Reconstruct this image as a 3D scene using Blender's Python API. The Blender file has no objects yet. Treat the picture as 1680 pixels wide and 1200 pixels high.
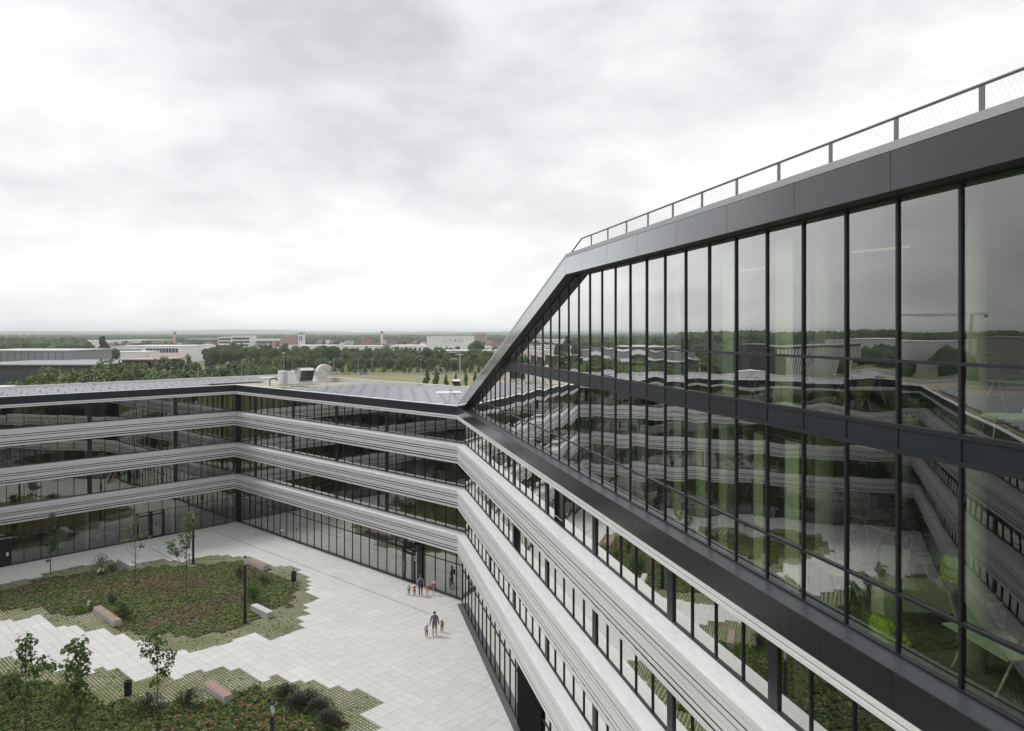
import bpy, math, random
from mathutils import Vector, Matrix

rnd = random.Random(7)
R = math.radians
scene = bpy.context.scene
col = scene.collection

# ------------------------------------------------------------------ camera
F = 1238.0            # focal length in photo pixels (1680 wide)
CX, HY = 840.0, 547.0  # principal column, horizon row
H = 21.85             # eye height above the courtyard
cam_d = bpy.data.cameras.new('camera')
cam = bpy.data.objects.new('camera', cam_d)
col.objects.link(cam)
cam.location = (0, 0, H)
cam.rotation_euler = (R(90), 0, 0)
cam_d.sensor_width = 36.0
cam_d.lens = F / 1680.0 * 36.0
cam_d.shift_y = -(600.0 - HY) / 1680.0
cam_d.clip_start = 0.1
cam_d.clip_end = 60000.0
scene.camera = cam

# ------------------------------------------------------------------ world, sun, exposure
SUN_EL, SUN_AZ = R(57), R(292)     # compass-like: 0 = +Y, 90 = +X
world = bpy.data.worlds.new('World')
scene.world = world
world.use_nodes = True
wn, wl = world.node_tree.nodes, world.node_tree.links
wn.clear()
w_out = wn.new('ShaderNodeOutputWorld')
w_bg = wn.new('ShaderNodeBackground'); w_bg.inputs[1].default_value = 1.0
w_sky = wn.new('ShaderNodeTexSky'); w_sky.sky_type = 'NISHITA'; w_sky.sun_disc = False
w_sky.sun_elevation = SUN_EL; w_sky.sun_rotation = SUN_AZ
def wmath(op, a, b=None, c=None):
    n = wn.new('ShaderNodeMath'); n.operation = op
    for i, v in enumerate((a, b, c)):
        if v is None: continue
        if isinstance(v, (int, float)): n.inputs[i].default_value = v
        else: wl.new(v, n.inputs[i])
    return n.outputs[0]
w_geo = wn.new('ShaderNodeTexCoord')
w_sep = wn.new('ShaderNodeSeparateXYZ'); wl.new(w_geo.outputs['Generated'], w_sep.inputs[0])
zc = wmath('ADD', wmath('MAXIMUM', w_sep.outputs[2], 0.0), 0.22)
w_com = wn.new('ShaderNodeCombineXYZ')
wl.new(wmath('DIVIDE', w_sep.outputs[0], zc), w_com.inputs[0])
wl.new(wmath('DIVIDE', w_sep.outputs[1], zc), w_com.inputs[1])
w_com2 = wn.new('ShaderNodeCombineXYZ')
wl.new(w_sep.outputs[0], w_com2.inputs[0])
wl.new(w_sep.outputs[1], w_com2.inputs[1])
wl.new(wmath('MULTIPLY', wmath('POWER', wmath('MAXIMUM', w_sep.outputs[2], 0.0), 0.8), 2.0), w_com2.inputs[2])
def wnoise(scale, detail, rough, off, dist=0.0, src=None):
    m = wn.new('ShaderNodeMapping'); m.inputs['Location'].default_value = off
    wl.new((src or w_com).outputs[0], m.inputs[0])
    t = wn.new('ShaderNodeTexNoise'); t.inputs['Scale'].default_value = scale
    t.inputs['Detail'].default_value = detail; t.inputs['Roughness'].default_value = rough
    t.inputs['Distortion'].default_value = dist
    wl.new(m.outputs[0], t.inputs['Vector'])
    return t.outputs['Fac']
n_big = wnoise(0.55, 3.0, 0.5, (0.0, 8.4, 0.0), 0.3)
n_mid = wnoise(4.2, 7.0, 0.55, (7.1, 2.2, 3.0), 0.25, w_com2)
n_fin = wnoise(13.0, 5.0, 0.55, (2.6, 9.2, 1.0), 0.2, w_com2)
cl = wmath('ADD', wmath('ADD', wmath('MULTIPLY', n_big, 0.50), wmath('MULTIPLY', n_mid, 0.36)), wmath('MULTIPLY', n_fin, 0.14))
w_ramp = wn.new('ShaderNodeValToRGB')
els = w_ramp.color_ramp.elements
els[0].position = 0.32; els[0].color = (0.50, 0.503, 0.515, 1)
els[1].position = 0.545; els[1].color = (0.83, 0.83, 0.83, 1)
e = els.new(0.455); e.color = (0.70, 0.702, 0.71, 1)
wl.new(cl, w_ramp.inputs[0])
# a little of the clear sky shows through the thin cloud
w_mul = wn.new('ShaderNodeMixRGB'); w_mul.blend_type = 'MULTIPLY'; w_mul.inputs[0].default_value = 1.0
w_mul.inputs[2].default_value = (0.07, 0.07, 0.07, 1)
wl.new(w_sky.outputs[0], w_mul.inputs[1])
w_mix = wn.new('ShaderNodeMixRGB'); w_mix.inputs[0].default_value = 0.93
wl.new(w_mul.outputs[0], w_mix.inputs[1]); wl.new(w_ramp.outputs[0], w_mix.inputs[2])
wl.new(w_mix.outputs[0], w_bg.inputs[0])
wl.new(w_bg.outputs[0], w_out.inputs[0])

sun_d = bpy.data.lights.new('sun', 'SUN')
sun_d.energy = 1.5; sun_d.angle = R(18); sun_d.color = (1.0, 0.965, 0.92)
sun = bpy.data.objects.new('sun', sun_d); col.objects.link(sun)
sd = Vector((math.sin(SUN_AZ) * math.cos(SUN_EL), math.cos(SUN_AZ) * math.cos(SUN_EL), math.sin(SUN_EL)))
sun.rotation_euler = sd.to_track_quat('Z', 'Y').to_euler()
sun.location = (0, 0, 60)

vs = scene.view_settings
vs.view_transform = 'Standard'; vs.look = 'None'; vs.exposure = 0.42; vs.gamma = 1.0
vs.use_curve_mapping = False
cy = scene.cycles
cy.use_denoising = True
cy.max_bounces = 9; cy.diffuse_bounces = 3; cy.glossy_bounces = 4
cy.transmission_bounces = 4; cy.transparent_max_bounces = 14; cy.volume_bounces = 1
cy.sample_clamp_indirect = 4.0
cy.caustics_reflective = False; cy.caustics_refractive = False

# ------------------------------------------------------------------ helpers
def gp(x, y, z=0.0):
    """photo pixel -> point on the level z"""
    Z = F * (H - z) / (y - HY)
    return Vector(((x - CX) / F * Z, Z, z))

def atZ(x, Z, z=0.0):
    return Vector(((x - CX) / F * Z, Z, z))

def topz(y, Z):
    return H - (y - HY) * Z / F

class MB:
    def __init__(s):
        s.v = []; s.f = []; s.m = []
    def add(s, vs_, fs, mi=0):
        o = len(s.v); s.v += [tuple(p) for p in vs_]
        for f in fs:
            s.f.append(tuple(o + i for i in f)); s.m.append(mi)
    def box(s, x0, x1, y0, y1, z0, z1, mi=0):
        s.add([(x0, y0, z0), (x1, y0, z0), (x1, y1, z0), (x0, y1, z0), (x0, y0, z1), (x1, y0, z1), (x1, y1, z1), (x0, y1, z1)],
              [(0, 3, 2, 1), (4, 5, 6, 7), (0, 1, 5, 4), (1, 2, 6, 5), (2, 3, 7, 6), (3, 0, 4, 7)], mi)
    def prism(s, prof, s0, k0, s1, k1, mi=0):
        """profile of (n, z) swept along s; the ends are mitred: s = s0 + k0 n"""
        n = len(prof)
        vv = [(s0 + k0 * a, a, b) for a, b in prof] + [(s1 + k1 * a, a, b) for a, b in prof]
        ff = [tuple(range(n - 1, -1, -1)), tuple(range(n, 2 * n))]
        for i in range(n):
            j = (i + 1) % n
            ff.append((i, j, n + j, n + i))
        s.add(vv, ff, mi)
    def tube(s, a, b, r0, r1=None, n=6, mi=0, caps=True):
        a = Vector(a); b = Vector(b); r1 = r0 if r1 is None else r1
        d = (b - a)
        if d.length < 1e-6: return
        q = d.normalized().to_track_quat('Z', 'Y')
        vv = []
        for p, r in ((a, r0), (b, r1)):
            for i in range(n):
                t = 2 * math.pi * i / n
                vv.append(p + q @ Vector((r * math.cos(t), r * math.sin(t), 0)))
        ff = [(i, (i + 1) % n, n + (i + 1) % n, n + i) for i in range(n)]
        if caps: ff += [tuple(range(n - 1, -1, -1)), tuple(range(n, 2 * n))]
        s.add(vv, ff, mi)
    def lathe(s, prof, n=12, c=(0, 0, 0), mi=0):
        vv = []; ff = []
        for r, z in prof:
            for i in range(n):
                t = 2 * math.pi * i / n
                vv.append((c[0] + r * math.cos(t), c[1] + r * math.sin(t), c[2] + z))
        for k in range(len(prof) - 1):
            for i in range(n):
                j = (i + 1) % n
                ff.append((k * n + i, k * n + j, (k + 1) * n + j, (k + 1) * n + i))
        ff += [tuple(range(n - 1, -1, -1)), tuple((len(prof) - 1) * n + i for i in range(n))]
        s.add(vv, ff, mi)
    def mesh(s, name, mats, smooth=False):
        me = bpy.data.meshes.new(name)
        me.from_pydata(s.v, [], s.f)
        for m in (mats if isinstance(mats, (list, tuple)) else [mats]): me.materials.append(m)
        if any(s.m): me.polygons.foreach_set('material_index', s.m)
        if smooth: me.polygons.foreach_set('use_smooth', [True] * len(s.f))
        me.update()
        return me
    def obj(s, name, mats, parent=None, loc=None, smooth=False):
        return link(name, s.mesh(name, mats, smooth), parent, loc)

def link(name, data, parent=None, loc=None, rot=None, scale=None):
    o = bpy.data.objects.new(name, data)
    col.objects.link(o)
    if parent is not None: o.parent = parent
    if loc is not None: o.location = loc
    if rot is not None: o.rotation_euler = rot
    if scale is not None: o.scale = scale
    return o

def tag(o, label=None, cat=None, group=None, kind=None):
    if label: o['label'] = label
    if cat: o['category'] = cat
    if group: o['group'] = group
    if kind: o['kind'] = kind
    return o

def thing(name, label, cat, loc=(0, 0, 0), rotz=0.0, group=None):
    return tag(link(name, None, None, loc, (0, 0, rotz)), label, cat, group)

def dup(root, loc=None, rotz=None, scale=None, label=None, group=None):
    r = root.copy(); col.objects.link(r)
    if loc is not None: r.location = loc
    if rotz is not None: r.rotation_euler = (0, 0, rotz)
    if scale is not None: r.scale = scale
    if label: r['label'] = label
    if group: r['group'] = group
    for ch in root.children:
        c = ch.copy(); col.objects.link(c); c.parent = r
        for g in ch.children:
            d = g.copy(); col.objects.link(d); d.parent = c
    return r

# ------------------------------------------------------------------ materials
def new_mat(name):
    m = bpy.data.materials.new(name); m.use_nodes = True
    nt = m.node_tree
    return m, nt, nt.nodes['Principled BSDF']

def pmat(name, c, rough=0.5, metal=0.0, var=0.0, vscale=3.0, bump=0.0, bscale=20.0, isl=0.0, spec=0.5,
         c2=None, stretch=None, objr=0.0, coat=0.0, emit=None, detail=5.0, rpos=(0.33, 0.67), transl=0.0):
    """principled with optional noise colour variation (var), a second colour, per-piece variation (isl/objr) and bump"""
    m, nt, b = new_mat(name)
    N, L = nt.nodes, nt.links
    b.inputs['Base Color'].default_value = (*c, 1); b.inputs['Roughness'].default_value = rough
    b.inputs['Metallic'].default_value = metal; b.inputs['Specular IOR Level'].default_value = spec
    if coat: b.inputs['Coat Weight'].default_value = coat; b.inputs['Coat Roughness'].default_value = 0.08
    if emit:
        b.inputs['Emission Color'].default_value = (*emit[:3], 1); b.inputs['Emission Strength'].default_value = emit[3]
    vec = None
    if var or bump or c2:
        tc = N.new('ShaderNodeTexCoord'); vec = tc.outputs['Object']
        if stretch:
            mp = N.new('ShaderNodeMapping'); mp.inputs['Scale'].default_value = stretch
            L.new(vec, mp.inputs[0]); vec = mp.outputs[0]
    outc = None
    if var or c2:
        t = N.new('ShaderNodeTexNoise'); t.inputs['Scale'].default_value = vscale; t.inputs['Detail'].default_value = detail
        t.inputs['Roughness'].default_value = 0.6
        L.new(vec, t.inputs['Vector'])
        rp = N.new('ShaderNodeValToRGB')
        rp.color_ramp.elements[0].position = rpos[0]; rp.color_ramp.elements[1].position = rpos[1]
        a = c if c2 else tuple(max(0, x * (1 - var)) for x in c)
        d = c2 if c2 else tuple(min(1, x * (1 + var)) for x in c)
        rp.color_ramp.elements[0].color = (*a, 1); rp.color_ramp.elements[1].color = (*d, 1)
        L.new(t.outputs['Fac'], rp.inputs[0]); outc = rp.outputs[0]
    if isl or objr:
        if outc is None:
            rgb = N.new('ShaderNodeRGB'); rgb.outputs[0].default_value = (*c, 1); outc = rgb.outputs[0]
        geo = N.new('ShaderNodeNewGeometry'); oi = N.new('ShaderNodeObjectInfo')
        ad = N.new('ShaderNodeMath'); ad.operation = 'ADD'
        L.new(geo.outputs['Random Per Island'], ad.inputs[0]); L.new(oi.outputs['Random'], ad.inputs[1])
        fr = N.new('ShaderNodeMath'); fr.operation = 'FRACT'; L.new(ad.outputs[0], fr.inputs[0])
        am = max(isl, objr)
        mr = N.new('ShaderNodeMapRange'); mr.inputs[3].default_value = 1 - am; mr.inputs[4].default_value = 1 + am
        L.new(fr.outputs[0], mr.inputs[0])
        hs = N.new('ShaderNodeHueSaturation'); L.new(mr.outputs[0], hs.inputs['Value'])
        L.new(outc, hs.inputs['Color']); outc = hs.outputs[0]
    if outc is not None: L.new(outc, b.inputs['Base Color'])
    if transl and outc is not None:
        tl = N.new('ShaderNodeBsdfTranslucent'); L.new(outc, tl.inputs[0])
        ms = N.new('ShaderNodeMixShader'); ms.inputs[0].default_value = transl
        L.new(b.outputs[0], ms.inputs[1]); L.new(tl.outputs[0], ms.inputs[2]); L.new(ms.outputs[0], N['Material Output'].inputs[0])
    if bump:
        t = N.new('ShaderNodeTexNoise'); t.inputs['Scale'].default_value = bscale; t.inputs['Detail'].default_value = 4
        L.new(vec, t.inputs['Vector'])
        bp = N.new('ShaderNodeBump'); bp.inputs['Strength'].default_value = bump; bp.inputs['Distance'].default_value = 0.02
        L.new(t.outputs['Fac'], bp.inputs['Height']); L.new(bp.outputs[0], b.inputs['Normal'])
    return m

def glass_mat(name, r0, tint, refl=(0.94, 0.95, 0.90)):
    """coated facade glass: clear tinted pane plus a symmetric Schlick mirror"""
    m = bpy.data.materials.new(name); m.use_nodes = True
    N, L = m.node_tree.nodes, m.node_tree.links
    N.clear()
    out = N.new('ShaderNodeOutputMaterial')
    lw = N.new('ShaderNodeLayerWeight'); lw.inputs[0].default_value = 0.5
    rp = N.new('ShaderNodeValToRGB'); e = rp.color_ramp.elements
    e[0].position = 0.0; e[0].color = (r0, r0, r0, 1); e[1].position = 1.0; e[1].color = (1, 1, 1, 1)
    for q, v in ((0.28, 0.09), (0.42, 0.29), (0.55, 0.60), (0.65, 0.82), (0.8, 0.93)):
        x = e.new(q); y = r0 + (1 - r0) * v; x.color = (y, y, y, 1)
    L.new(lw.outputs['Facing'], rp.inputs[0])
    tr = N.new('ShaderNodeBsdfTransparent'); tr.inputs[0].default_value = (*tint, 1)
    gl = N.new('ShaderNodeBsdfGlossy'); gl.inputs['Color'].default_value = (*refl, 1); gl.inputs['Roughness'].default_value = 0.0
    mx = N.new('ShaderNodeMixShader')
    L.new(rp.outputs[0], mx.inputs[0]); L.new(tr.outputs[0], mx.inputs[1]); L.new(gl.outputs[0], mx.inputs[2])
    L.new(mx.outputs[0], out.inputs[0])
    return m

M = {}
M['glass'] = glass_mat('facade_glass', 0.22, (0.46, 0.54, 0.46))
M['glass_up'] = glass_mat('upper_glass', 0.12, (0.64, 0.77, 0.58), (0.96, 0.96, 0.95))
M['clear'] = glass_mat('clear_glass', 0.06, (0.85, 0.93, 0.90))
M['white'] = pmat('white_aluminium', (0.72, 0.725, 0.73), 0.38, 0.0, var=0.05, vscale=1.5, stretch=(0.4, 1, 4))
M['slat'] = pmat('louvre_aluminium', (0.70, 0.705, 0.71), 0.40, 0.15, var=0.05, vscale=1.2, stretch=(0.3, 1, 5))
M['ledge'] = pmat('ledge_sheet', (0.74, 0.745, 0.75), 0.42, 0.0, var=0.07, vscale=2.5, stretch=(0.5, 3, 1))
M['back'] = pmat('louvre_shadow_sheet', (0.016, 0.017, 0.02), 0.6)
M['anth'] = pmat('anthracite_frame', (0.015, 0.017, 0.022), 0.42, 0.0, spec=0.35, var=0.12, vscale=2.0)
M['fascia'] = pmat('anthracite_fascia', (0.015, 0.0185, 0.024), 0.38, 0.0, spec=0.35, var=0.10, vscale=0.8, objr=0.08)
def clad_mat(name, c, rough, ramp, ribs=0.0):
    m, nt, b = new_mat(name)
    N, L = nt.nodes, nt.links
    b.inputs['Base Color'].default_value = (*c, 1); b.inputs['Roughness'].default_value = 0.35
    lw = N.new('ShaderNodeLayerWeight'); lw.inputs[0].default_value = 0.5
    rp = N.new('ShaderNodeValToRGB'); e = rp.color_ramp.elements
    e[0].position = 0.2; e[0].color = (0.01,) * 3 + (1,); e[1].position = 0.9; e[1].color = (0.9,) * 3 + (1,)
    for q, v in ramp:
        x = e.new(q); x.color = (v, v, v, 1)
    L.new(lw.outputs['Facing'], rp.inputs[0])
    g = N.new('ShaderNodeBsdfGlossy'); g.inputs['Roughness'].default_value = rough; g.inputs['Color'].default_value = (0.86, 0.88, 0.9, 1)
    if ribs:
        tc = N.new('ShaderNodeTexCoord'); wv = N.new('ShaderNodeTexWave'); wv.inputs['Scale'].default_value = ribs; wv.bands_direction = 'X'
        wv.inputs['Distortion'].default_value = 0.0
        L.new(tc.outputs['Object'], wv.inputs['Vector'])
        bp = N.new('ShaderNodeBump'); bp.inputs['Strength'].default_value = 0.12; bp.inputs['Distance'].default_value = 0.01
        L.new(wv.outputs['Fac'], bp.inputs['Height']); L.new(bp.outputs[0], g.inputs['Normal']); L.new(bp.outputs[0], b.inputs['Normal'])
    else:
        tc = N.new('ShaderNodeTexCoord'); nz = N.new('ShaderNodeTexNoise'); nz.inputs['Scale'].default_value = 0.7; nz.inputs['Detail'].default_value = 2
        L.new(tc.outputs['Object'], nz.inputs['Vector'])
        bp = N.new('ShaderNodeBump'); bp.inputs['Strength'].default_value = 0.10; bp.inputs['Distance'].default_value = 0.05
        L.new(nz.outputs['Fac'], bp.inputs['Height']); L.new(bp.outputs[0], g.inputs['Normal'])
    mx = N.new('ShaderNodeMixShader'); L.new(rp.outputs[0], mx.inputs[0]); L.new(b.outputs[0], mx.inputs[1]); L.new(g.outputs[0], mx.inputs[2])
    L.new(mx.outputs[0], N['Material Output'].inputs[0])
    return m
M['gloss'] = clad_mat('dark_glossy_cladding', (0.017, 0.019, 0.024), 0.10, ((0.32, 0.018), (0.46, 0.06), (0.56, 0.22), (0.65, 0.52)))
M['ribbed'] = clad_mat('dark_ribbed_cladding', (0.009, 0.011, 0.014), 0.12, ((0.46, 0.03), (0.58, 0.07), (0.70, 0.26), (0.8, 0.6)), 3.0)
M['rail'] = pmat('railing_steel', (0.17, 0.17, 0.175), 0.45, 0.5)
M['coping'] = pmat('coping_sheet', (0.30, 0.31, 0.325), 0.40, 0.5)
M['sill'] = pmat('sill_sheet', (0.040, 0.045, 0.052), 0.40, 0.0, spec=0.4)
M['cap'] = pmat('parapet_cap', (0.62, 0.62, 0.62), 0.45, 0.2)
M['slab'] = pmat('interior_floor', (0.19, 0.18, 0.165), 0.6, var=0.15, vscale=1.2)
M['ceil'] = pmat('ceiling', (0.50, 0.50, 0.48), 0.8)
M['core'] = pmat('core_wall', (0.16, 0.16, 0.15), 0.8, var=0.3, vscale=0.25, c2=None, stretch=(1, 1, 0.1))
M['column'] = pmat('column_paint', (0.72, 0.72, 0.69), 0.6, var=0.04)
M['roof'] = pmat('roof_gravel', (0.42, 0.39, 0.35), 0.9, c2=(0.27, 0.26, 0.16), vscale=0.6, bump=0.5, bscale=30)
M['sedum'] = pmat('sedum', (0.16, 0.16, 0.05), 0.9, c2=(0.30, 0.20, 0.12), vscale=1.6, isl=0.3)
M['pv'] = pmat('solar_glass', (0.10, 0.10, 0.13), 0.10, 0.0, spec=1.0, objr=0.10, coat=1.0)
M['alu'] = pmat('galvanised', (0.52, 0.52, 0.51), 0.38, 0.7, var=0.12, vscale=3)
M['steel'] = pmat('stainless', (0.60, 0.585, 0.56), 0.32, 0.75, var=0.18, vscale=2.2, bump=0.15, bscale=3)
M['paver'] = pmat('paving_slab', (0.585, 0.58, 0.565), 0.75, var=0.07, vscale=0.28, detail=9.0, isl=0.028, bump=0.10, bscale=40)
M['joint'] = pmat('paving_joint', (0.44, 0.435, 0.42), 0.9)
M['gstone'] = pmat('turf_stone', (0.40, 0.39, 0.34), 0.85, c2=(0.21, 0.225, 0.12), vscale=0.35, isl=0.16, detail=7)
M['turf'] = pmat('turf_gap', (0.085, 0.11, 0.028), 0.95, c2=(0.13, 0.135, 0.04), vscale=4, bump=0.8, bscale=40)
M['soil'] = pmat('bed_soil', (0.055, 0.042, 0.030), 0.95, var=0.35, vscale=4, bump=0.7, bscale=25)
M['conc'] = pmat('bench_concrete', (0.50, 0.50, 0.49), 0.8, var=0.10, vscale=3, bump=0.12, bscale=40)
M['wood'] = pmat('bench_wood', (0.34, 0.235, 0.185), 0.6, var=0.20, vscale=6, stretch=(0.5, 8, 1))
M['bark'] = pmat('bark', (0.14, 0.095, 0.07), 0.9, var=0.25, vscale=8)
M['leaf'] = pmat('young_leaf', (0.12, 0.205, 0.048), 0.55, c2=(0.17, 0.25, 0.07), vscale=1.2, isl=0.45, transl=0.4)
M['leaf_d'] = pmat('dark_leaf', (0.065, 0.12, 0.034), 0.6, c2=(0.12, 0.185, 0.055), vscale=1.5, isl=0.45, transl=0.35)
M['leaf_m'] = pmat('mid_leaf', (0.10, 0.18, 0.05), 0.55, c2=(0.18, 0.27, 0.09), vscale=1.2, isl=0.5, transl=0.4)
M['cover'] = pmat('ground_cover', (0.165, 0.215, 0.070), 0.8, c2=(0.25, 0.175, 0.115), vscale=0.22, isl=0.7, detail=6, rpos=(0.44, 0.70), transl=0.3)
M['cover2'] = pmat('bed_foliage', (0.14, 0.215, 0.065), 0.8, c2=(0.21, 0.25, 0.095), vscale=0.5, isl=0.7, transl=0.35)
M['lav'] = pmat('grey_shrub', (0.085, 0.105, 0.070), 0.85, isl=0.4)
M['redf'] = pmat('red_flower', (0.50, 0.11, 0.10), 0.7, isl=0.35)
M['whitef'] = pmat('white_flower', (0.75, 0.76, 0.66), 0.8, isl=0.1)
M['black'] = pmat('black_paint', (0.018, 0.019, 0.022), 0.5)
M['grate'] = pmat('grating', (0.13, 0.14, 0.15), 0.5, 0.5, var=0.3, vscale=30, stretch=(6, 0.3, 1))
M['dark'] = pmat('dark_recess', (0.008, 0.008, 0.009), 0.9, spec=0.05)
M['lamp'] = pmat('lamp_diffuser', (0.62, 0.62, 0.58), 0.3)
# ------------------------------------------------------------------ plan of the courtyard
A47, D13 = R(47.0), math.atan((CX - 551.0) / F)
dA = Vector((-math.sin(A47), math.cos(A47), 0))          # along the rear wing, away from the tall block
dB = Vector((-math.cos(A47), -math.sin(A47), 0))         # along the left wing, towards the viewer
dC = -dA
dD = Vector((-math.sin(D13), math.cos(D13), 0))          # along the tall block, away from the viewer
P2 = Vector((-4.41, 60.7, 0))
LA, LB, LC, LD = 37.3, 36.0, 51.0, 67.0
P1 = P2 + dA * LA
P0 = P1 + dB * LB
OD = P2 - dD * LD
KAD = 0.3044                                             # mitre between rear wing and tall block
BT = [5.57, 9.20, 12.80]                                 # ledge heights
BB = [4.13, 7.74, 11.36]                                 # underside of the louvre bands
SLATS = [(0.045, 0.375, 1), (0.45, 0.58, 0), (0.65, 0.975, 1), (1.055, 1.175, 0), (1.275, 1.44, 0)]
ROOF = 15.50

pane_cache = {}
def pane_mesh(w, h, var, mat, bow):
    key = (round(w, 3), round(h, 3), var, mat.name)
    if key in pane_cache: return pane_cache[key]
    nx, nz = 4, 5
    rr = random.Random(hash((round(w, 2), round(h, 2), var)) & 0xffff)
    d = bow * (1.0, -0.75, 0.55, 1.35)[var % 4]
    tx, tz = rr.uniform(-1, 1) * bow * 1.25, rr.uniform(-1, 1) * bow * 1.25
    vv = []; ff = []
    for j in range(nz + 1):
        for i in range(nx + 1):
            u, v = i / nx * 2 - 1, j / nz * 2 - 1
            y = d * (1 - u * u) * (1 - v * v) + tx * u + tz * v
            vv.append((u * w / 2, y, (v + 1) * h / 2))
    for j in range(nz):
        for i in range(nx):
            a = j * (nx + 1) + i
            ff.append((a + 1, a, a + nx + 1, a + nx + 2))
    mb = MB(); mb.add(vv, ff)
    me = mb.mesh('pane', mat, smooth=True)
    pane_cache[key] = me
    return me

mull_cache = {}
def mullion_mesh(w, dep, h, mat):
    key = (w, dep, round(h, 3), mat.name)
    if key not in mull_cache:
        mb = MB(); mb.box(-w / 2, w / 2, -dep, 0, 0, h)
        mull_cache[key] = mb.mesh('mullion', mat)
    return mull_cache[key]

def seg_prism(mb, prof, e0, e1, ln, gap, mi=0):
    n = max(1, round((e1[0] - e0[0]) / ln)); st = (e1[0] - e0[0]) / n
    for i in range(n):
        mb.prism(prof, e0[0] + i * st + (gap / 2 if i else 0), e0[1] if i == 0 else 0, e0[0] + (i + 1) * st - (gap / 2 if i < n - 1 else 0), e1[1] if i == n - 1 else 0, mi)

def louvre_band(root, e0, e1, g, b, t):
    mb = MB()
    seg_prism(mb, [(0.0, t - 0.035), (0.0, t), (-g + 0.02, t + 0.06), (-g + 0.02, t - 0.02)], e0, e1, 2.83, 0.006, 0)
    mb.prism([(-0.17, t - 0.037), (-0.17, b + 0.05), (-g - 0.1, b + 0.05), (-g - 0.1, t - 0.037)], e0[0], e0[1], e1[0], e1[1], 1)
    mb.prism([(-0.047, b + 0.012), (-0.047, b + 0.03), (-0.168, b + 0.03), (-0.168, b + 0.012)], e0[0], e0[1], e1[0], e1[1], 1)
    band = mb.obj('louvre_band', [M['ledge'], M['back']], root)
    for a, c, groove in SLATS:
        zt, zb = t - a, t - c
        if groove:
            zm = (zt + zb) / 2
            pr = [(-0.07, zb), (-0.012, zb), (-0.012, zm - 0.016), (-0.060, zm - 0.012), (-0.060, zm + 0.010), (-0.006, zm + 0.014), (0.0, zt), (-0.07, zt)]
        else:
            pr = [(-0.045, zb), (-0.014, zb), (0.0, zt), (-0.045, zt)]
        s = MB(); seg_prism(s, pr, e0, e1, 4.25, 0.010)
        s.obj('slat', M['slat'], band)
    return band

def glazing(root, g, rows, sa, sb, mulls, thick, rail_z=(), name='window_frame', glass='glass', skip=(), bow=0.0012, mw=0.044, sill=0.07):
    """one storey: frame rails, mullions and panes; rows = [(z0, z1), ...]"""
    z0, z1 = rows[0][0], rows[-1][1]
    fr = MB()
    fr.prism([(-g - 0.07, z0 - sill), (-g + 0.055, z0 - sill), (-g + 0.045, z0), (-g - 0.07, z0)], sa, 0, sb, 0)
    fr.prism([(-g - 0.07, z1), (-g + 0.045, z1), (-g + 0.045, z1 + 0.06), (-g - 0.07, z1 + 0.06)], sa, 0, sb, 0)
    for i in range(len(rows) - 1):
        fr.prism([(-g - 0.07, rows[i][1]), (-g + 0.045, rows[i][1]), (-g + 0.045, rows[i + 1][0]), (-g - 0.07, rows[i + 1][0])], sa, 0, sb, 0)
    frame = fr.obj(name, M['anth'], root)
    pts = [sa] + [m for m in mulls if sa + 0.15 < m < sb - 0.15] + [sb]
    for m in pts:
        w = 0.40 if m in thick else mw
        link('mullion', mullion_mesh(w, 0.13, z1 - z0, M['anth']), frame, (m, -g + (0.062 if m in thick else 0.046), z0))
    idx = 0
    for a, b in zip(pts[:-1], pts[1:]):
        wa = 0.2 if a in thick else mw / 2
        wb = 0.2 if b in thick else mw / 2
        for r, (za, zb) in enumerate(rows):
            idx += 1
            if any(a <= s <= b for s in skip) and r == 0: continue
            w, h = b - a - wa - wb, zb - za
            if w < 0.1: continue
            link('pane', pane_mesh(w, h, (idx * 7 + int(a * 3)) % 4, M[glass], bow), frame, ((a + wa + b - wb) / 2, -g, za))
    return frame

def storeys(root, e0, e1, g, mulls, thick, gg=None, skips=((), (), (), ()), bow=0.0012, ground_skip=()):
    gg = g if gg is None else gg
    s_of = lambda e, n: e[0] + e[1] * n
    for k in range(3):
        louvre_band(root, e0, e1, g, BB[k], BT[k])
    glazing(root, gg, [(0.10, 2.80), (2.86, 4.30)], s_of(e0, -gg), s_of(e1, -gg), mulls, (), skip=ground_skip, bow=bow)
    tops = [BB[1] + 0.12, BB[2] + 0.12, 15.0]
    for k in range(3):
        glazing(root, g, [(BT[k] + 0.14, tops[k])], s_of(e0, -g), s_of(e1, -g), mulls, thick, skip=skips[k + 1], bow=bow)
    # trim below the parapet
    tr = MB(); tr.prism([(-0.10, 15.10), (0.0, 15.09), (0.015, 15.215), (-0.10, 15.22)], e0[0], e0[1], e1[0], e1[1])
    tr.obj('trim_strip', M['white'], root)
    tr = MB(); tr.prism([(-0.10, 14.94), (0.0, 14.93), (0.015, 15.045), (-0.10, 15.05)], e0[0], e0[1], e1[0], e1[1])
    tr.obj('trim_strip', M['white'], root)
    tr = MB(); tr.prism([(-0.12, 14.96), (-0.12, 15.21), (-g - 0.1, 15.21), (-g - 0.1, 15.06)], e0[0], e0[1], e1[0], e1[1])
    tr.obj('soffit', M['back'], root)

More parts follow.
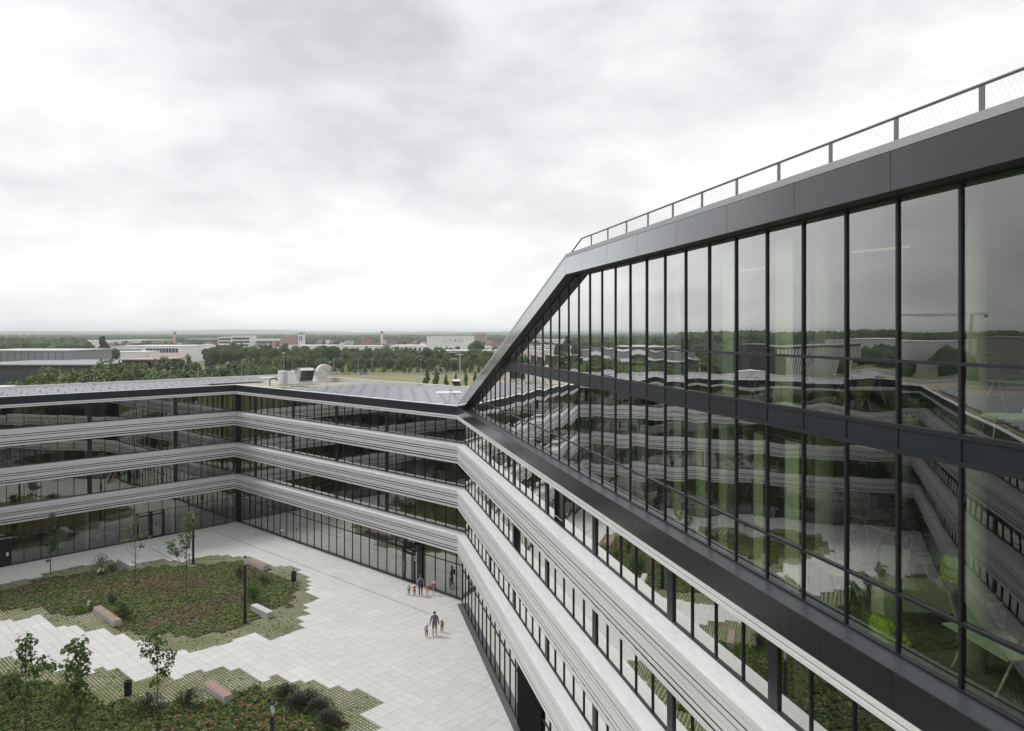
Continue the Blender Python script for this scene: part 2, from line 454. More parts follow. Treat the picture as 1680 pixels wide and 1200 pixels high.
def interior(root, e0, e1, g, cols, depth=9.0, levels=None, gap=None):
    for k, zf in enumerate([0.07] + [t - 0.42 for t in BT]):
        sl = MB(); g2 = g + (0.12 if k else 0.02)
        ends = (e0[0] + e0[1] * -g2, 0, e1[0] + e1[1] * -g2, 0)
        sl.prism([(-g2, zf), (-g2, zf - (0.04 if k == 0 else 0.06)), (-depth, zf - (0.04 if k == 0 else 0.06)), (-depth, zf)], *ends, 0)
        if k: sl.prism([(-g2, zf - 0.07), (-g2, zf - 0.40), (-depth, zf - 0.40), (-depth, zf - 0.07)], *ends, 1)
        sl.obj('floor_slab', [M['slab'], M['ceil']], root)
    core = MB(); core.prism([(-depth, 0.0), (-depth, 15.2), (-depth - 0.2, 15.2), (-depth - 0.2, 0.0)], e0[0] + e0[1] * -depth, 0, e1[0] + e1[1] * -depth, 0)
    core.obj('core_wall', M['core'], root)
    cm = MB(); cm.tube((0, 0, 0.05), (0, 0, 15.0), 0.21, n=10)
    cme = cm.mesh('column', M['column'], smooth=False)
    for c in cols: link('column', cme, root, (c, -g - 0.95, 0))

def flat_roof(root, e0, e1, depth, panel=2.8, fn=-0.12, fmat='fascia'):
    rf = MB()
    rf.prism([(-0.5, ROOF), (-0.5, ROOF - 0.3), (-depth + 0.4, ROOF - 0.3), (-depth + 0.4, ROOF)], *e0, *e1)
    rf.obj('roof', M['roof'], root)
    body = MB()
    body.prism([(-depth + 0.38, 15.95), (-depth + 0.38, 0.0), (-depth, 0.0), (-depth, 15.95)], *e0, *e1)
    body.obj('rear_wall', M['fascia'], root)
    cp = MB()
    cp.prism([(-depth + 0.40, ROOF), (-depth + 0.40, 15.96), (-depth + 0.44, 15.96), (-depth + 0.44, ROOF)], *e0, *e1)
    cp.prism([(-depth + 0.45, 15.96), (-depth - 0.03, 15.96), (-depth - 0.03, 16.0), (-depth + 0.45, 16.0)], *e0, *e1)
    cp.prism([(-0.16, 15.935), (-0.62, 15.935), (-0.62, 15.965), (-0.16, 15.965)], *e0, *e1)
    cp.obj('parapet_cap', M['cap'], root)
    n = max(1, round((e1[0] - e0[0]) / panel))
    st = (e1[0] - e0[0]) / n
    pr = [(fn, 15.225), (fn, 15.93), (fn - 0.42, 15.93), (fn - 0.42, 15.225)]
    for i in range(n):
        a, b = e0[0] + i * st, e0[0] + (i + 1) * st
        mb = MB(); mb.prism(pr, a + (0.006 if i else 0), e0[1] if i == 0 else 0, b - (0.006 if i < n - 1 else 0), e1[1] if i == n - 1 else 0)
        mb.obj('fascia_panel', M[fmat], root)

def wing(label, P, d):
    return thing('office_wing', label, 'building', P, math.atan2(d.y, d.x))

# rear wing
wA = wing('white banded office wing with the entrance door and steel cowls on its solar roof', P2, dA)
eA0, eA1 = (0.0, KAD), (LA, -1.0)
mA = [-0.17 + 1.327 * k for k in range(1, 29)]
thA = [mA[i] for i in (7, 13, 19, 25)]
storeys(wA, eA0, eA1, 1.0, mA, thA)
interior(wA, eA0, eA1, 1.0, thA)
flat_roof(wA, eA0, eA1, 15.8)
# left wing
wB = wing('white banded office wing standing behind the planted island', P1, dB)
eB0, eB1 = (0.0, 1.0), (LB, -1.0)
mB = [6.24 + 1.43 * k for k in range(-4, 22)]
mB = [m for m in mB if m < LB]
thB = [m for i, m in enumerate(mB) if (i - 4) % 6 == 0]
storeys(wB, eB0, eB1, 1.0, mB, thB)
interior(wB, eB0, eB1, 1.0, thB)
flat_roof(wB, eB0, eB1, 15.5)
# wing on the near left side of the courtyard: it shows only mirrored in the glass of the tall block
wC = wing('office wing closing the courtyard, seen mirrored in the tall glass', P0, dC)
eC0, eC1 = (0.0, 1.0), (LC, 0.0)
mC = [1.4 * k for k in range(0, 37)]
thC = [m for i, m in enumerate(mC) if i % 6 == 3]
storeys(wC, eC0, eC1, 1.0, mC, thC)
interior(wC, eC0, eC1, 1.0, thC)
flat_roof(wC, eC0, eC1, 15.5)
ew = MB(); ew.box(LC - 0.0, LC + 0.3, -15.5, -0.1, 0, 15.9); ew.obj('end_wall', M['fascia'], wC)
for cpos, rt in ((P1, wA),):
    pm = MB(); pm.box(LA + 0.74, LA + 0.98, -0.98, -0.74, 0.02, 15.0)
    pm.obj('corner_post', M['anth'], wA)
pm = MB(); pm.tube((-0.30, -0.98, 0.02), (-0.30, -0.98, 15.0), 0.13, n=8); pm.obj('corner_post', M['anth'], wA)

# ------------------------------------------------------------------ tall block with the raked roof edge
wD = thing('tall_office_block', 'tall block with a raked dark roof edge and tall glass above louvre bands', 'building', OD, math.atan2(dD.y, dD.x))
ang = math.cos(D13)
def sD(Z, n=0.0):                                        # distance along the block for a depth Z
    return (Z - OD.y + n * math.sin(D13)) / ang
GL = 0.70
mDl = sorted(sD(37.41 + 1.3855 * k, -GL) for k in range(-33, 17))
mDl = [m for m in mDl if 0.5 < m < LD - 0.3]
near = lambda lst, v: min(lst, key=lambda m: abs(m - v))
thD = [near(mDl, sD(z, -GL)) for z in (51.3, 44.34, 37.41, 30.48, 23.55, 18.0, 11.1)]
eD0, eD1 = (0.0, 0.0), (LD, -KAD)
recess = (sD(37.2, -0.45), sD(42.1, -0.45))
open1 = (near(mDl, sD(37.41 - 1.3855, -GL)) - 0.7,)
open2 = (near(mDl, sD(44.34, -GL)) - 0.7,)
storeys(wD, eD0, eD1, GL, mDl, thD, gg=0.45, skips=((), (), open2, open1),
        ground_skip=[recess[0] + 0.7 + 1.42 * i for i in range(3)])
interior(wD, eD0, eD1, GL, [t + 0.3 for t in thD])
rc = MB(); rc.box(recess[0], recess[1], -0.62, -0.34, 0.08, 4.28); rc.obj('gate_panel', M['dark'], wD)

GU = 0.50
ZT, ZS = 24.98, 15.95                                    # roof edge, sill
sT = sD(32.05)                                           # where the rake starts
def rake(s):                                             # height of the roof edge along the block
    return 25.05 if s <= sT else 25.05 - (s - sT) * (25.05 - 15.95) / (LD - sT)
# dark glossy band under the tall glass, one panel per two modules
n = 22; st = LD / n
for i in range(n):
    a, b = i * st, (i + 1) * st
    mb = MB(); mb.prism([(0.0, 15.235), (0.0, ZS - 0.03), (-0.4, ZS - 0.03), (-0.4, 15.235)], a + (0.006 if i else 0), 0, b - (0.006 if i < n - 1 else 0), -KAD if i == n - 1 else 0)
    mb.obj('cladding_panel', M['ribbed'], wD)
sl = MB()
sl.prism([(0.012, ZS - 0.028), (0.012, ZS), (-0.10, ZS + 0.004), (-0.10, ZS - 0.028)], 0, 0, LD, -KAD)
sl.prism([(-0.13, ZS - 0.05), (-0.13, ZS - 0.015), (-GU, ZS + 0.02), (-GU, ZS - 0.05)], 0, 0, LD, -KAD)
sl.obj('window_sill', M['sill'], wD)
# roof edge: horizontal panels, then the rake
FT = 0.70
cuts = [0.0]
mDu = sorted(sD(12.39 + 1.3925 * k, -GU) for k in range(-12, 35))
mDu = [m for m in mDu if 0.4 < m < LD - 0.2]
s = sD(1238 * 9.76 / 909.8)
js = sorted([s + 2.86 * i for i in range(-14, 20)])
cuts = [0.0] + [j for j in js if 0.5 < j < sT - 0.6] + [sT] + [sT + (LD - sT) * i / 10 for i in range(1, 11)]
for a, b in zip(cuts[:-1], cuts[1:]):
    mb = MB(); a2, b2 = a + 0.006, b - 0.006
    za, zb = rake(a2), rake(b2)
    lo = lambda s: max(rake(s) - FT, 15.96)
    vv = [(a2, 0, lo(a2)), (b2, 0, lo(b2)), (b2, 0, zb), (a2, 0, za), (a2, -0.55, lo(a2)), (b2, -0.55, lo(b2)), (b2, -0.55, zb), (a2, -0.55, za)]
    mb.add(vv, [(0, 3, 2, 1)])
    mb.add(vv, [(4, 5, 6, 7), (0, 1, 5, 4), (1, 2, 6, 5), (2, 3, 7, 6), (3, 0, 4, 7)], 1)
    mb.obj('roof_edge_panel', [M['gloss'], M['back']], wD)
cp = MB()
for a, b in ((0.0, sT), (sT, LD)):
    za, zb = rake(a) + 0.012, rake(b) + 0.012
    vv = [(a, 0.0, za), (b, 0.0, zb), (b, -0.02, zb + 0.16), (a, -0.02, za + 0.16), (a, -0.6, za), (b, -0.6, zb), (b, -0.6, zb + 0.16), (a, -0.6, za + 0.16)]
    cp.add(vv, [(0, 3, 2, 1), (4, 5, 6, 7), (0, 1, 5, 4), (1, 2, 6, 5), (2, 3, 7, 6), (3, 0, 4, 7)])
cp.obj('roof_coping', M['coping'], wD)
rf = MB()
rf.box(0, sT, -16, -0.5, 24.4, 24.85)
rf.add([(sT, -0.5, 24.85), (LD - 0.3, -0.5, 15.9), (LD - 0.3, -16, 15.9), (sT, -16, 24.85), (sT, -0.5, 24.5), (LD - 1.4, -0.5, 15.9), (LD - 1.4, -16, 15.9), (sT, -16, 24.5)],
       [(0, 1, 2, 3), (4, 7, 6, 5), (0, 4, 5, 1), (3, 2, 6, 7)], 1)
rf.obj('roof', [M['ceil'], M['back']], wD)
bw = MB(); bw.box(0, sT, -16.3, -16.02, 0, 24.9); bw.add([(sT, -16.3, 0), (LD, -16.3, 0), (LD, -16.3, 15.9), (sT, -16.3, 24.9)], [(0, 1, 2, 3)])
bw.box(-0.4, -0.02, -16.2, -0.1, 0, 24.9)
bw.obj('rear_wall', M['fascia'], wD)

# tall glass: rows of panes, cut off by the rake
def clip_above(poly, f):
    out = []
    for i in range(len(poly)):
        p, q = poly[i], poly[(i + 1) % len(poly)]
        fp, fq = f(p), f(q)
        if fp <= 0: out.append(p)
        if (fp < 0 < fq) or (fq < 0 < fp):
            t = fp / (fp - fq); out.append((p[0] + (q[0] - p[0]) * t, p[1] + (q[1] - p[1]) * t))
    return out
lim = lambda s: rake(s) - FT - 0.02
rowsU = [(16.02, 17.06), (17.12, 19.66), (20.20, 21.31), (21.37, 24.30)]
fr = MB()
for z0, z1 in ((15.955, 16.02), (17.06, 17.12), (19.66, 19.74), (20.12, 20.20), (21.31, 21.37)):
    send = LD - 0.2
    if lim(send) < z1: send = sT + (25.05 - FT - 0.02 - z1) * (LD - sT) / (25.05 - 15.95)
    fr.prism([(-GU - 0.07, z0), (-GU + 0.05, z0), (-GU + 0.05, z1), (-GU - 0.07, z1)], 0, 0, send, 0)
fr.prism([(-GU - 0.07, 24.30), (-GU + 0.05, 24.30), (-GU + 0.05, 24.5), (-GU - 0.07, 24.5)], 0, 0, sT, 0)
for a, b in ((sT, LD - 0.4),):
    vv = []
    for s in (a, b):
        z = lim(s)
        vv += [(s, -GU - 0.07, z - 0.06), (s, -GU + 0.05, z - 0.06), (s, -GU + 0.05, z + 0.1), (s, -GU - 0.07, z + 0.1)]
    fr.add(vv, [(0, 1, 5, 4), (1, 2, 6, 5), (2, 3, 7, 6), (3, 0, 4, 7), (0, 3, 2, 1), (4, 5, 6, 7)])
frameU = fr.obj('curtain_wall_frame', M['anth'], wD)
pts = [0.0] + mDu + [LD - 0.2]
for m in pts[1:-1]:
    top = min(24.32, lim(m))
    if top - 15.98 > 0.1:
        w = 0.09 if abs(m - near(mDu, sD(1238 * 10.27 / 335.0, -GU))) < 0.01 else 0.055
        link('mullion', mullion_mesh(w, 0.11, top - 15.98, M['anth']), frameU, (m, -GU + 0.04, 15.98))
k = 0
for a, b in zip(pts[:-1], pts[1:]):
    a2, b2 = a + 0.028, b - 0.028
    for r, (z0, z1) in enumerate(rowsU):
        k += 1
        if lim(b2) >= z1:
            link('pane', pane_mesh(b2 - a2, z1 - z0, (k * 5 + int(a)) % 4, M['glass_up'], 0.0034 if r != 3 else 0.0022), frameU, ((a2 + b2) / 2, -GU, z0))
        else:
            poly = clip_above([(a2, z0), (b2, z0), (b2, z1), (a2, z1)], lambda p: p[1] - (lim(p[0]) - 0.05))
            if len(poly) < 3: continue
            mb = MB(); mb.add([(x - a2, 0, z - z0) for x, z in poly], [tuple(range(len(poly) - 1, -1, -1))])
            mb.obj('pane', M['glass_up'], frameU, (a2, -GU, z0))
    poly = clip_above([(a2, 19.74), (b2, 19.74), (b2, 20.12), (a2, 20.12)], lambda p: p[1] - (lim(p[0]) - 0.05))
    if len(poly) >= 3:
        mb = MB(); nn = len(poly)
        mb.add([(x, -GU + 0.02, z) for x, z in poly] + [(x, -GU - 0.06, z) for x, z in poly], [tuple(range(nn - 1, -1, -1))] + [(i, (i + 1) % nn, nn + (i + 1) % nn, nn + i) for i in range(nn)])
        mb.obj('spandrel_panel', M['fascia'], frameU)
# floors and ceilings behind the tall glass
fl = MB()
fl.box(0, LD - 1.0, -9.5, -GU - 0.12, 15.56, 15.80, 0)
fl.box(0, sD(46.0), -9.5, -GU - 0.12, 19.78, 20.02, 0)
fl.box(0, sD(45.0), -9.5, -GU - 0.13, 19.62, 19.775, 1)
fl.obj('floor_slab', [M['slab'], M['ceil']], wD)
co = MB(); co.box(0, sD(36), -9.7, -9.5, 15.85, 24.4); co.box(sD(36), sD(46), -9.7, -9.5, 15.85, 20.0)
co.obj('core_wall', M['core'], wD)
cm = MB(); cm.tube((0, 0, 0), (0, 0, 3.80), 0.20, n=12); cme = cm.mesh('column', M['column'], smooth=True)
for zz in range(0, 8):
    Zc = 13.6 + zz * 4.18
    for base in (15.81, 20.03):
        if base > 18 and Zc > 38: continue
        for nn in (-1.7, -6.6):
            if base + 3.8 > lim(sD(Zc)) + 0.5 and base > 18: continue
            link('column', cme, wD, (sD(Zc, nn), nn, base), None, (1, 1, 1.0 if base < 18 else 1.12))

# roof railing with a wire net
rl = thing('roof_railing', 'grey steel railing with a wire net standing on the roof edge of the tall block', 'railing', OD + Vector((0, 0, 0)), math.atan2(dD.y, dD.x))
nR = -1.12
z0r, z1r = 24.86, 26.05
sE = sD(1238 * 10.9 / (954 - 551), nR)
sE2 = sE + 2.6
rb = MB(); rb.tube((0.2, nR, z1r), (sE, nR, z1r), 0.032, n=8); rb.tube((sE, nR, z1r), (sE2, nR, z1r - 0.80), 0.032, n=8)
rb.obj('handrail', M['rail'], rl)
pm = MB(); pm.box(-0.055, 0.055, -0.012, 0.012, 0, 1.17); pm.box(-0.09, 0.09, -0.05, 0.05, -0.005, 0.02)
pme = pm.mesh('post', M['rail'])
s0 = sD(1238 * 10.91 / (1611 - 551), nR)
for k in range(-8, 13):
    s = s0 + k * 2.0
    if 0.2 < s < sE: link('post', pme, rl, (s, nR, z0r))
link('post', pme, rl, (sE + 1.4, nR, z0r), None, (1, 1, 0.62))
nw = MB()
sp, hh = 0.115, 1.12
s = 0.3
while s < sE + 1:
    for sg in (1, -1):
        a = (s, nR, z0r + 0.06); b = (s + sg * hh * 0.55, nR, z1r - 0.03)
        if b[0] > sE - 0.05 or b[0] < 0.2 or a[0] > sE: continue
        nw.tube(a, b, 0.0016, n=3, caps=False)
    s += sp
tag(nw.obj('wire_net', M['alu'], rl), kind='stuff')
# ------------------------------------------------------------------ ground
gm = MB(); gm.add([(-16000, -3000, 0), (16000, -3000, 0), (16000, 15000, 0), (-16000, 15000, 0)], [(0, 1, 2, 3)])
M['field'] = pmat('meadow', (0.11, 0.145, 0.045), 0.95, c2=(0.17, 0.175, 0.070), vscale=0.010, detail=8)
tag(gm.obj('ground', M['field']), kind='structure')

# courtyard grid: u runs along the rear wing, w towards the viewer
U, W = dA, dB
def uw(p):
    r = p - P2
    return (r.dot(U), r.dot(W))
def xy(u, w, z=0.0):
    p = P2 + U * u + W * w
    return Vector((p.x, p.y, z))
def poly_uw(px):
    return [uw(gp(x, y)) for x, y in px]
def inside(poly, a, b):
    c = False; n = len(poly); j = n - 1
    for i in range(n):
        xi, yi = poly[i]; xj, yj = poly[j]
        if (yi > b) != (yj > b) and a < (xj - xi) * (b - yi) / (yj - yi) + xi: c = not c
        j = i
    return c
isl1_out = poly_uw([(-90, 975), (0, 961), (40, 952), (80, 940), (130, 930), (175, 921), (215, 925), (260, 918), (295, 924), (330, 913), (380, 912),
                    (405, 914), (450, 930), (478, 930), (494, 938), (505, 951), (512, 954), (505, 966), (520, 984), (502, 997), (500, 1012), (494, 1034),
                    (478, 1040), (460, 1046), (444, 1058), (417, 1043), (387, 1050), (348, 1062), (331, 1067), (300, 1071), (262, 1066), (230, 1052), (202, 1039),
                    (181, 1045), (167, 1035), (145, 1039), (119, 1026), (90, 1028), (69, 1011), (45, 1013), (17, 1018), (-30, 1020), (-90, 1016)])
isl1_bed = poly_uw([(-90, 985), (0, 969), (60, 955), (100, 946), (130, 940), (180, 936), (215, 934), (260, 930), (320, 929), (380, 922), (410, 921), (440, 936),
                    (462, 946), (478, 953), (488, 966), (476, 974), (478, 986), (472, 996), (450, 1001), (425, 1014), (410, 1024), (389, 1033), (350, 1036),
                    (319, 1047), (297, 1042), (281, 1038), (255, 1046), (224, 1041), (210, 1032), (193, 1035), (186, 1022), (150, 1004), (119, 1010), (90, 1008), (79, 1001),
                    (48, 1000), (26, 1003), (-30, 1005), (-90, 1003)])
isl2_out = poly_uw([(-260, 1095), (-60, 1082), (0, 1080), (24, 1076), (60, 1088), (102, 1104), (140, 1107), (164, 1094), (183, 1104), (205, 1098), (226, 1117), (250, 1109),
                    (262, 1097), (289, 1117), (312, 1101), (340, 1100), (360, 1088), (381, 1102), (400, 1096), (436, 1118), (456, 1112), (482, 1128), (502, 1122), (517, 1122),
                    (540, 1134), (576, 1129), (626, 1158), (600, 1171), (624, 1189), (612, 1205), (640, 1240), (600, 1320), (400, 1420), (0, 1460), (-500, 1400)])
isl2_bed = poly_uw([(-260, 1125), (-60, 1108), (0, 1104), (60, 1121), (110, 1128), (152, 1142), (171, 1157), (198, 1145), (226, 1149), (240, 1157), (300, 1153), (333, 1157),
                    (346, 1148), (367, 1158), (383, 1143), (414, 1128), (443, 1130), (479, 1146), (500, 1140), (538, 1167), (556, 1190), (570, 1240), (540, 1300), (380, 1390), (0, 1420), (-500, 1370)])
islands = [(isl1_out, isl1_bed), (isl2_out, isl2_bed)]
def kind_at(u, w):
    for o, b in islands:
        if inside(b, u, w): return 2
        if inside(o, u, w): return 1
    return 0

court = MB()
cu = [xy(-24, 62, 0.02), xy(-10, -1.2, 0.02), xy(LA + 1.2, -1.2, 0.02), xy(LA + 1.2, 62, 0.02)]
court.add([tuple(p) for p in cu], [(0, 3, 2, 1)])
courtyard = tag(court.obj('courtyard', M['joint']), kind='structure')

def d_line(p):                                           # >0 on the courtyard side of the tall block
    out = Vector((-dD.y, dD.x, 0))
    return (p - P2).dot(out)
cams = []
slabs = []; cells = []
JN = 0.007
rw = random.Random(11)
w = -1.05
while w < 60:
    u = -26.0 + rw.uniform(0, 1.2)
    while u < LA + 1.1:
        ln = rw.choice((0.6, 0.9, 0.9, 1.2, 1.2))
        parts = [(w, 1.2)] if rw.random() < 0.45 else [(w, 0.6), (w + 0.6, 0.6)]
        if len(parts) == 1 and kind_at(u + ln / 2, w + 0.3) != kind_at(u + ln / 2, w + 0.9): parts = [(w, 0.6), (w + 0.6, 0.6)]
        for w0, wd in parts:
            c = xy(u + ln / 2, w0 + wd / 2)
            if d_line(c) > -0.75 and u + ln < LA + 1.6:
                k = kind_at(u + ln / 2, w0 + wd / 2)
                if k == 0: slabs.append((u, w0, ln, c, wd))
                else:
                    for q in range(round(wd / 0.6)): cells.append((u, w0 + 0.6 * q, ln if k == 1 else -ln))
        u += ln
    w += 1.2
def vis(c):
    if c.y < 5: return 0
    x = CX + F * c.x / c.y; y = HY + F * H / c.y
    if not (4 < x < 1676 and y < 1196): return 0
    if x > 560 + (y - 547) * 0.47 - 6: return 0          # hidden by the tall block
    return F / c.y
order = sorted(range(len(slabs)), key=lambda i: -vis(slabs[i][3]) * slabs[i][2] * slabs[i][4])
top300 = set(order[:300])
zrot = math.atan2(U.y, U.x)
slab_me = {}
def slab_mesh(ln, wd):
    if (ln, wd) not in slab_me:
        mb = MB(); b = 0.006; j = JN / 2
        mb.add([(j, j, 0), (ln - j, j, 0), (ln - j, wd - j, 0), (j, wd - j, 0),
                (j + b, j + b, 0.035), (ln - j - b, j + b, 0.035), (ln - j - b, wd - j - b, 0.035), (j + b, wd - j - b, 0.035)],
               [(4, 5, 6, 7), (0, 1, 5, 4), (1, 2, 6, 5), (2, 3, 7, 6), (3, 0, 4, 7)])
        slab_me[ln, wd] = mb.mesh('paving_slab', M['paver'])
    return slab_me[ln, wd]
rest = MB()
for i, (u, w, ln, c, wd) in enumerate(slabs):
    zj = 0.02 + rw.uniform(-0.0015, 0.0015)
    if i in top300:
        link('paving_slab', slab_mesh(ln, wd), courtyard, xy(u, w, zj), (0, 0, zrot))
    else:
        j = JN / 2; b = 0.006
        q = [xy(u + j, w + j, zj), xy(u + ln - j, w + j, zj), xy(u + ln - j, w + wd - j, zj), xy(u + j, w + wd - j, zj),
             xy(u + j + b, w + j + b, zj + 0.035), xy(u + ln - j - b, w + j + b, zj + 0.035), xy(u + ln - j - b, w + wd - j - b, zj + 0.035), xy(u + j + b, w + wd - j - b, zj + 0.035)]
        rest.add(q, [(4, 5, 6, 7), (0, 1, 5, 4), (1, 2, 6, 5), (2, 3, 7, 6), (3, 0, 4, 7)])

tag(rest.obj('paving', M['paver'], courtyard), kind='stuff')

# turf pavers round the beds and the soil of the beds
turf = MB(); soil = MB(); stones = MB()
rt = random.Random(5)
for u, w, ln in cells:
    t = turf if ln > 0 else soil
    z = 0.024 if ln > 0 else 0.030
    a = abs(ln)
    t.add([xy(u, w, z), xy(u + a, w, z), xy(u + a, w + 0.6, z), xy(u, w + 0.6, z)], [(0, 1, 2, 3)])
    if ln < 0: continue
    nu = max(2, round(a / 0.30)); su = a / nu
    for i in range(nu):
        for j in range(3):
            if rt.random() < 0.05 + 0.16 * max(0, math.sin(u * 0.9 + w * 0.55) * math.sin(w * 1.1 - u * 0.4)): continue
            uu, ww = u + i * su + 0.022, w + j * 0.2 + 0.03
            zt = 0.052 + rt.uniform(-0.004, 0.004)
            du, dw = su - 0.055 - rt.uniform(0, 0.03), 0.104 + rt.uniform(-0.012, 0.012)
            b = 0.008
            stones.add([xy(uu, ww, 0.02), xy(uu + du, ww, 0.02), xy(uu + du, ww + dw, 0.02), xy(uu, ww + dw, 0.02),
                        xy(uu + b, ww + b, zt), xy(uu + du - b, ww + b, zt), xy(uu + du - b, ww + dw - b, zt), xy(uu + b, ww + dw - b, zt)],
                       [(4, 5, 6, 7), (0, 1, 5, 4), (1, 2, 6, 5), (2, 3, 7, 6), (3, 0, 4, 7)])
tag(turf.obj('turf', M['turf']), kind='structure')
tag(soil.obj('planting_soil', M['soil']), kind='structure')
tag(stones.obj('turf_paving_stones', M['gstone'], courtyard), kind='stuff')

# planting: thousands of small leafy tufts
def tuft(mb, p, r, h, n, rg, mi=0, spread=1.0):
    for i in range(n):
        t = rg.uniform(0, 6.283); e = rg.uniform(0.12, 0.75)
        d = Vector((math.cos(t), math.sin(t), 0))
        q = Vector((-d.y, d.x, 0))
        ln = r * rg.uniform(0.6, 1.3); wd = ln * rg.uniform(0.30, 0.55)
        a = Vector(p) + d * r * 0.1 * rg.random()
        m = a + d * ln * 0.55 * spread + Vector((0, 0, h * e))
        b = a + d * ln * spread + Vector((0, 0, h * e * rg.uniform(0.45, 0.95)))
        mb.add([a, m - q * wd, b, m + q * wd], [(0, 1, 2), (0, 2, 3)], mi)
rg = random.Random(21)
cov = MB(); cov2 = MB(); red = MB()
def in_frame(c, m=60):
    x = CX + F * c.x / c.y; y = HY + F * H / c.y
    return -m < x < 1700 and y < 1210 + m
for u, w, ln in cells:
    if ln > 0: continue
    a = -ln
    c = xy(u + a / 2, w + 0.3)
    first = inside(isl1_bed, u + a / 2, w + 0.3)
    dens = 40 if in_frame(c) else 14
    for i in range(int(a * 0.6 * dens) + 1):
        p = xy(u + rg.uniform(0, a), w + rg.uniform(0, 0.6), 0.03)
        if first: tuft(cov, p, rg.uniform(0.11, 0.19), rg.uniform(0.05, 0.17), 7, rg)
        else:
            tuft(cov2, p, rg.uniform(0.12, 0.22), rg.uniform(0.08, 0.32), 7, rg)
            if rg.random() < 0.10 and gp(300, 1140).x < p.x:
                tuft(red, p + Vector((0, 0, rg.uniform(0.22, 0.34))), rg.uniform(0.05, 0.085), 0.05, 4, rg)
tag(cov.obj('ground_cover', M['cover']), 'low reddish green ground cover filling the planted island', 'plants', kind='stuff')
tag(cov2.obj('bed_foliage', M['cover2']), 'dense green foliage of the flower bed with red blossoms', 'plants', kind='stuff')
tag(red.obj('red_blossoms', M['redf']), 'small red blossoms scattered over the flower bed', 'flowers', kind='stuff')
# ------------------------------------------------------------------ things in the courtyard
def bench(px_near, px_far, label, wood, width=0.55):
    a, b = gp(*px_near), gp(*px_far)
    ln = (b - a).length
    root = thing('bench', label, 'bench', (a.x, a.y, 0.05), math.atan2(U.y, U.x), 'benches at the planted islands')
    mb = MB(); hh = 0.40 if wood else 0.45
    mb.box(0.0, ln, -width, 0.0, 0.0, hh)
    bl = mb.obj('concrete_block', M['conc'], root)
    bv = bl.modifiers.new('bevel', 'BEVEL'); bv.width = 0.015; bv.segments = 2
    if wood:
        for k in range(4):
            wd = (width - 0.04) / 4
            s = MB(); s.box(0.015, ln - 0.015, -width + 0.02 + k * wd + 0.006, -width + 0.02 + (k + 1) * wd - 0.006, hh + 0.005, hh + 0.05)
            s.obj('seat_plank', M['wood'], root)
    return root
bench((187, 1031), (150, 1007), 'concrete bench with timber planks beside a dark round shrub', True)
bench((438, 1017), (408, 1004), 'bare concrete bench at the foot of the tall lamp post', False)
bench((432, 938), (405, 926), 'timber topped bench on the side towards the rear wing', True)
bench((214, 938), (190, 926), 'bare concrete bench beside the spindly tree with tufted crown', False)
bench((368, 1158), (331, 1134), 'timber topped bench at the edge of the red flower bed', True)

def bin_(px, label):
    p = gp(*px)
    root = thing('litter_bin', label, 'bin', (p.x, p.y, 0.05), 0, 'round litter bins')
    mb = MB(); mb.lathe([(0.20, 0.0), (0.215, 0.02), (0.22, 0.80), (0.20, 0.84)], 18); mb.obj('drum', M['black'], root, smooth=False)
    mb = MB(); mb.lathe([(0.205, 0.84), (0.21, 0.87), (0.11, 0.875), (0.10, 0.83)], 18); mb.obj('lid', M['anth'], root)
bin_((482, 955), 'black round litter bin on the turf pavers near the rear wing')
bin_((210, 1142), 'black round litter bin on the turf pavers by the lower bed')

def lamp_post(p, h, label, glass_len=0.55):
    root = thing('lamp_post', label, 'lamp post', (p.x, p.y, 0.05), 0, 'courtyard lamp posts')
    mb = MB(); mb.lathe([(0.2, 0), (0.2, 0.02), (0.11, 0.03), (0.10, h - glass_len - 0.1)], 12); mb.obj('pole', M['anth'], root, smooth=False)
    mb = MB(); mb.lathe([(0.105, h - glass_len - 0.1), (0.105, h - 0.1)], 14); mb.obj('lamp_glass', M['clear'], root, smooth=True)
    mb = MB(); mb.lathe([(0.07, h - glass_len - 0.09), (0.06, h - 0.11)], 10); mb.obj('reflector', M['lamp'], root, smooth=True)
    mb = MB(); mb.lathe([(0.115, h - 0.1), (0.12, h - 0.02), (0.1, h)], 14); mb.obj('lamp_cap', M['anth'], root)
lamp_post(gp(402, 1024), 5.05, 'slim dark lamp post with glass head on the planted island')
lamp_post(gp(317, 926), 4.9, 'dark lamp post standing behind the leafy young tree')
pl = atZ(447, 34.3); lamp_post(pl, 5.05, 'lamp post with glass head rising from the red flower bed')

def sign_post(px, label):
    p = gp(*px)
    root = thing('sign_post', label, 'sign', (p.x, p.y, 0.055), R(20), 'red and white signs on short posts')
    mb = MB(); mb.tube((0, 0, 0), (0, 0, 0.85), 0.03, n=8); mb.obj('post', M['alu'], root)
    mb = MB(); mb.box(-0.16, 0.16, -0.02, 0.02, 0.72, 1.12); b = mb.obj('box', pmat('sign_red', (0.45, 0.07, 0.05), 0.5), root)
    mb = MB(); mb.box(-0.165, 0.165, -0.026, 0.026, 0.98, 1.16); mb.obj('panel', M['white'], root)
sign_post((463, 888), 'red and white sign post near the inner corner of the rear wing')
sign_post((711, 978), 'red and white sign post beside the entrance door')

